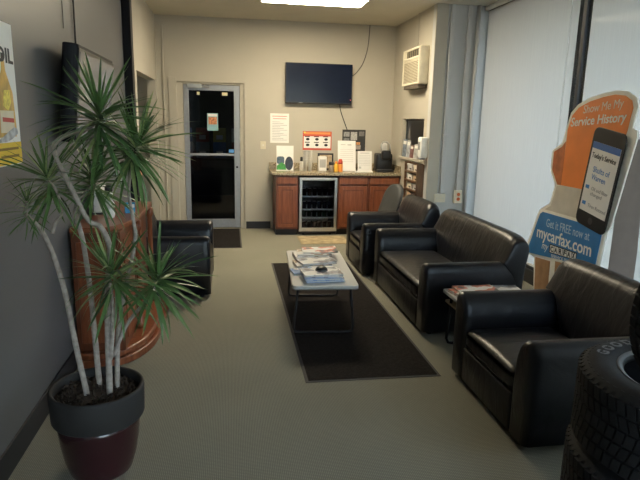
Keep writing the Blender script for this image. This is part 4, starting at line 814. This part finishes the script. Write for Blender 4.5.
MB().box(-0.4, 0.4, -0.6, 0.6, 0.71, 0.749).build('desk_top', BLK, t)
for x in (-0.36, 0.36):
    for y in (-0.56, 0.56): MB().box(x - 0.02, x + 0.02, y - 0.02, y + 0.02, 0, 0.7095).build('leg', BLKM, t)
t = thing('sanitizer_dispenser', 'white hand sanitizer dispenser mounted beside the pass-through', 'dispenser', (XR - 0.001, 6.885, 1.20))
rbox(-0.10, 0, -0.06, 0.06, 0.0, 0.26, 0.02, 3).build('housing', WHITE, t, smooth=True); MB().box(-0.095, -0.03, -0.05, 0.05, -0.022, -0.0005).build('nozzle', mat('dispenser_grey', (0.25, 0.25, 0.26), 0.5), t, bevel=0.004); MB().box(-0.106, -0.1005, -0.03, 0.03, 0.10, 0.2).build('window_strip', mat('dispenser_grey', None), t)
t = thing('newspaper_rack', 'brown wooden wall rack of papers below the pass-through', 'rack', (XR - 0.001, 7.18, 0.62))
BR = wood('rack_wood', (0.10, 0.05, 0.025), (0.17, 0.09, 0.04), 0.5)
MB().box(-0.015, 0, -0.26, 0.26, 0, 0.49).build('back_board', BR, t); MB().box(-0.10, -0.0155, -0.26, -0.245, 0, 0.5).build('side', BR, t, bevel=0.003); MB().box(-0.10, -0.0155, 0.245, 0.26, 0, 0.5).build('side', BR, t, bevel=0.003)
for k in range(4): MB().box(-0.10, -0.09, -0.2445, 0.2445, 0.01 + 0.12 * k, 0.03 + 0.12 * k).build('rail', BR, t, bevel=0.002); MB().box(-0.0895, -0.016, -0.2445, 0.2445, 0.003 + 0.12 * k, 0.009 + 0.12 * k).build('pocket_floor', BR, t)
G = 'papers in the wooden wall rack'
pcs = [('white', W_), ('grey', (0.55, 0.55, 0.54)), ('tan', (0.6, 0.46, 0.30)), ('cream', (0.74, 0.68, 0.55))]
for k in range(4):
    for j in range(2):
        cn, cc = pcs[(k + 2 * j) % 4]
        o = MB().prism([(-0.115, 0), (0.115, 0), (0.115, 0.095 + 0.01 * j), (0.0, 0.09 + 0.01 * (k % 2)), (-0.115, 0.075 + 0.03 * (k % 2))], 0, 0, 0.03).build('folded_paper', cover_mat('paper_' + cn, cc, tuple(c * 0.6 for c in cc), (0.1, 0.09, 0.09)), loc=(XR - 0.075, 7.18 - 0.122 + 0.244 * j, 0.6305 + 0.12 * k))
        tag(o, '%s folded paper in the %s pocket of the wall rack' % (cn, ('lowest', 'second', 'third', 'top')[k]), 'paper', G)
        MB().box(-0.0012, -0.0003, -0.08, 0.0, 0.035, 0.05).build('print_block', INK, o)
# raceways and outlets on the wall return
for x, wd, lb, z0 in ((2.655, 0.05, 'grey metal raceway rising from the blank wall plate', 0.76), (2.87, 0.05, 'grey metal raceway rising from the orange outlet', 0.80)):
    t = thing('wall_raceway', lb, 'raceway', (x, YS - 0.001, z0)); MB().box(-wd / 2, wd / 2, -0.03, 0, 0, ZC - z0 - 0.001).build('channel', STEPM, t, bevel=0.006); MB().box(-wd / 2 - 0.006, wd / 2 + 0.006, -0.034, 0, 0.7, 0.74).build('coupling', STEPM, t, bevel=0.004)
tag(MB().cyl((2.98, YS - 0.024, 0.11), 0.022, ZC - 0.112, 2, 14).build('conduit_pipe', STEPM, smooth=True), 'grey vertical pipe on the wall return next to the window', 'pipe')
t = thing('wall_plate', 'wide blank cream wall plate under the raceway', 'outlet', (2.635, YS - 0.001, 0.645)); MB().box(-0.075, 0.075, -0.025, 0, 0, 0.11).build('plate', CREAM, t, bevel=0.005); MB().cyl((-0.04, -0.028, 0.055), 0.006, 0.003, 1, 8).build('screw', STEEL, t); MB().cyl((0.04, -0.028, 0.055), 0.006, 0.003, 1, 8).build('screw', STEEL, t)
t = thing('wall_outlet', 'cream outlet box with two orange sockets on the wall return', 'outlet', (2.875, YS - 0.001, 0.635)); MB().box(-0.05, 0.05, -0.045, 0, 0, 0.165).build('box', CREAM, t, bevel=0.006)
for z_ in (0.045, 0.105): MB().lathe([(0.022, -0.0505), (0.022, -0.0455)], 14, c=(0, 0, z_ + 0.01), axis=1).build('socket', mat('socket_orange', (0.62, 0.13, 0.03), 0.5), t)

# ------------------------------------------------------------------ cardboard display
BX = 2.80
t = thing('cardboard_display', 'tall die cut cardboard display in orange and blue before the window', 'display', (BX, 4.2, 0))
def sy(y): return y - 4.2
def outline(pts, g=0.0): return [(sy(y), z) for y, z in pts]
CARD = mat('display_cream', (0.88, 0.85, 0.76), 0.6); CARDB = mat('raw_cardboard', (0.17, 0.135, 0.115), 0.85)
board = [(4.66, 0.02), (4.72, 0.42), (4.87, 0.44), (4.87, 0.52), (4.70, 0.88), (4.56, 0.95), (4.50, 1.12), (4.60, 1.24), (4.60, 1.42), (4.47, 1.48), (4.43, 1.60), (4.385, 1.735), (4.30, 1.80), (4.15, 1.85), (3.99, 1.877), (3.85, 1.89), (3.72, 1.875), (3.63, 1.83), (3.60, 1.77), (3.62, 1.69), (3.63, 1.62), (3.58, 1.60), (3.57, 1.55), (3.72, 0.90), (3.76, 0.84), (3.80, 0.54), (3.85, 0.50), (3.95, 0.02)]
MB().prism(outline(board), 0, 0.0, 0.012).build('backing_board', CARD, t)
orange = [(4.41, 1.131), (4.40, 1.60), (4.355, 1.715), (4.28, 1.775), (4.14, 1.82), (3.98, 1.848), (3.85, 1.86), (3.74, 1.848), (3.665, 1.81), (3.645, 1.76), (3.66, 1.69), (3.67, 1.62), (3.80, 1.131)]
MB().prism(outline(orange), 0, -0.004, -0.0005).build('orange_panel', ORANGE, t)
fld = [(4.48, 0.88), (4.46, 1.12), (4.545, 1.25), (4.55, 1.40), (4.42, 1.45), (4.40, 1.12), (4.30, 1.02), (3.85, 1.02), (3.85, 0.88)]
MB().prism(outline([(4.66, 0.87), (4.53, 0.935), (4.47, 1.12), (4.40, 1.13), (4.1, 1.13), (4.1, 0.87)]), 0, -0.004, -0.0005).build('cream_panel', mat('print_offwhite', (0.62, 0.57, 0.48), 0.6, var=0.1, scale=6), t)
MB().prism(outline([(4.465, 1.13), (4.565, 1.25), (4.57, 1.405), (4.455, 1.455), (4.411, 1.50), (4.411, 1.13)]), 0, -0.004, -0.0005).build('side_panel', mat('print_rust', (0.50, 0.15, 0.05), 0.55, var=0.25, scale=12), t)
def rr_rot(cx, cz_, a, b, r, ang):
    return [(cx + u * math.cos(ang) - v * math.sin(ang), cz_ + u * math.sin(ang) + v * math.cos(ang)) for u, v in rrect(a, b, r)]
bl = [(4.835, 0.47), (4.815, 0.445), (3.87, 0.545), (3.83, 0.575), (3.80, 0.83), (3.83, 0.865), (4.64, 0.865), (4.68, 0.84)]
MB().prism(outline(bl), 0, -0.010, -0.0045).build('blue_panel', BLUE, t, bevel=0.002)
MB().prism([(sy(4.2) + (u - 0) * 1.03 - 0.0, z_) for u, z_ in [(y - 4.2, z) for y, z in [(4.86, 0.455), (4.835, 0.425), (3.86, 0.525), (3.81, 0.565), (3.78, 0.845), (3.82, 0.89), (4.65, 0.89), (4.70, 0.85)]]], 0, -0.0044, -0.0006).build('blue_panel_border', CARD, t)
MB().prism(outline([(4.64, 0.03), (4.69, 0.43), (4.45, 0.45), (4.44, 0.20), (4.42, 0.03)]), 0, -0.004, -0.0005).build('brown_strip', mat('print_brown', (0.36, 0.20, 0.10), 0.6, var=0.2, scale=10), t)
MB().prism(outline([(4.34, 0.03), (4.37, 0.47), (4.08, 0.50), (4.06, 0.20), (4.05, 0.03)]), 0, -0.004, -0.0005).build('brown_strip', mat('print_brown', None), t)
# folded return panel that props the board against the window side
MB().prism([(0.013, 0.02), (0.235, 0.02), (0.235, 0.70), (0.19, 1.52), (0.013, 1.58)], 1, sy(3.70), sy(3.70) + 0.006).build('side_return', CARDB, t)
# phone
ph_ang = math.atan2(3.985 - 4.152, 1.617 - 0.89) ; pc_y, pc_z = 3.885, 1.222
PH = MB().prism(rr_rot(sy(pc_y), pc_z, 0.19, 0.385, 0.055, 0.16), 0, -0.022, -0.011).build('phone', BLK, t, bevel=0.003); PH['label'] = 'black smartphone cutout'
def phq(u, v): a = 0.16; return (sy(pc_y) + u * math.cos(a) - v * math.sin(a), pc_z + u * math.sin(a) + v * math.cos(a))
MB().prism([phq(u, v) for u, v in ((-0.165, -0.27), (0.165, -0.27), (0.165, 0.275), (-0.165, 0.275))], 0, -0.0235, -0.0225).build('phone_screen', PAPER, t)
MB().prism([phq(u, v) for u, v in ((-0.165, 0.225), (0.165, 0.225), (0.165, 0.275), (-0.165, 0.275))], 0, -0.025, -0.024).build('blue_bar', mat('bar_blue', (0.06, 0.15, 0.42), 0.5), t)
MB().prism([(phq(0, -0.325)[0] + 0.028 * math.cos(k * PI / 8), phq(0, -0.325)[1] + 0.028 * math.sin(k * PI / 8)) for k in range(16)], 0, -0.0235, -0.0225).build('home_button', mat('button_grey', (0.06, 0.06, 0.065), 0.3), t)
LB = mat('text_light_blue', (0.08, 0.26, 0.60), 0.6)
def ptxt(body, size, u, v, m, width=None, bold=0.0):
    q = phq(u, v); o = text('lettering', body, size, m, t, (-0.0245, q[0], q[1]), (0, 0, 0), 0.0004, 'LEFT', width=width, bold=bold)
    o.rotation_euler = (Matrix.Rotation(0.16, 3, 'X') @ Euler(ROT_NX).to_matrix()).to_euler(); return o
ptxt("Today's Service", 0.055, 0.15, 0.155, INK, 0.29, 0.0006)
ptxt('Shults of', 0.062, 0.10, 0.05, LB, 0.2); ptxt('Warren', 0.062, 0.10, -0.01, LB, 0.17)
ptxt('Oil and filter', 0.04, 0.07, -0.09, GREYINK, 0.2); ptxt('changed', 0.04, 0.07, -0.13, GREYINK, 0.14); ptxt('Tires Rotated', 0.04, 0.07, -0.225, GREYINK, 0.22)
for v in (-0.09, -0.22): MB().prism([phq(u, w_) for u, w_ in ((0.10, v), (0.145, v), (0.145, v + 0.025), (0.10, v + 0.03))], 0, -0.025, -0.024).build('icon', LB, t)
def stxt(body, size, y, z, m, width, ang=0.0, bold=0.0, x=-0.0048, shear=0.0):
    o = text('lettering', body, size, m, t, (x, sy(y), z), (0, 0, 0), 0.0006, 'LEFT', width=width, bold=bold, shear=shear)
    o.rotation_euler = (Matrix.Rotation(-ang, 3, 'X') @ Euler(ROT_NX).to_matrix()).to_euler(); return o
LETW = mat('print_white', (0.85, 0.82, 0.76), 0.6)
LETP = mat('print_peach', (0.90, 0.76, 0.64), 0.6)
stxt('Show Me My', 0.090, 4.215, 1.728, LETP, 0.47, 0.085, 0.0, shear=0.15)
stxt('Service History', 0.098, 4.365, 1.625, LETW, 0.67, 0.065, 0.0016, shear=0.15)
stxt('Get it FREE now at', 0.105, 4.56, 0.745, mat('print_pale_blue', (0.50, 0.60, 0.70), 0.6), 0.62, 0.0, 0.0, x=-0.0108)
stxt('mycarfax.com', 0.15, 4.70, 0.625, LETW, 0.80, 0.0, 0.002, x=-0.0108)
stxt('my', 0.10, 4.60, 0.535, LETW, 0.11, 0.0, 0.0, x=-0.0108, shear=0.4)
MB().prism(outline([(4.47, 0.525), (4.07, 0.550), (4.07, 0.615), (4.47, 0.605)]), 0, -0.0112, -0.0103).build('logo_plate', INK, t)
for i, c_ in enumerate('CARFAX'):
    y = 4.455 - i * 0.064
    MB().prism(outline([(y + 0.0, 0.533 + 0.004 * i), (y - 0.056, 0.536 + 0.004 * i), (y - 0.056, 0.598 + 0.0015 * i), (y, 0.597 + 0.0015 * i)]), 0, -0.0122, -0.0113).build('logo_tile', LETW, t)
    stxt(c_, 0.065, y - 0.008, 0.544 + 0.003 * i, INK, 0.040, 0.0, 0.002, x=-0.0128)
stxt('SERVICE SHOP', 0.04, 4.43, 0.492, LETW, 0.32, 0.05, 0.0, x=-0.0108)
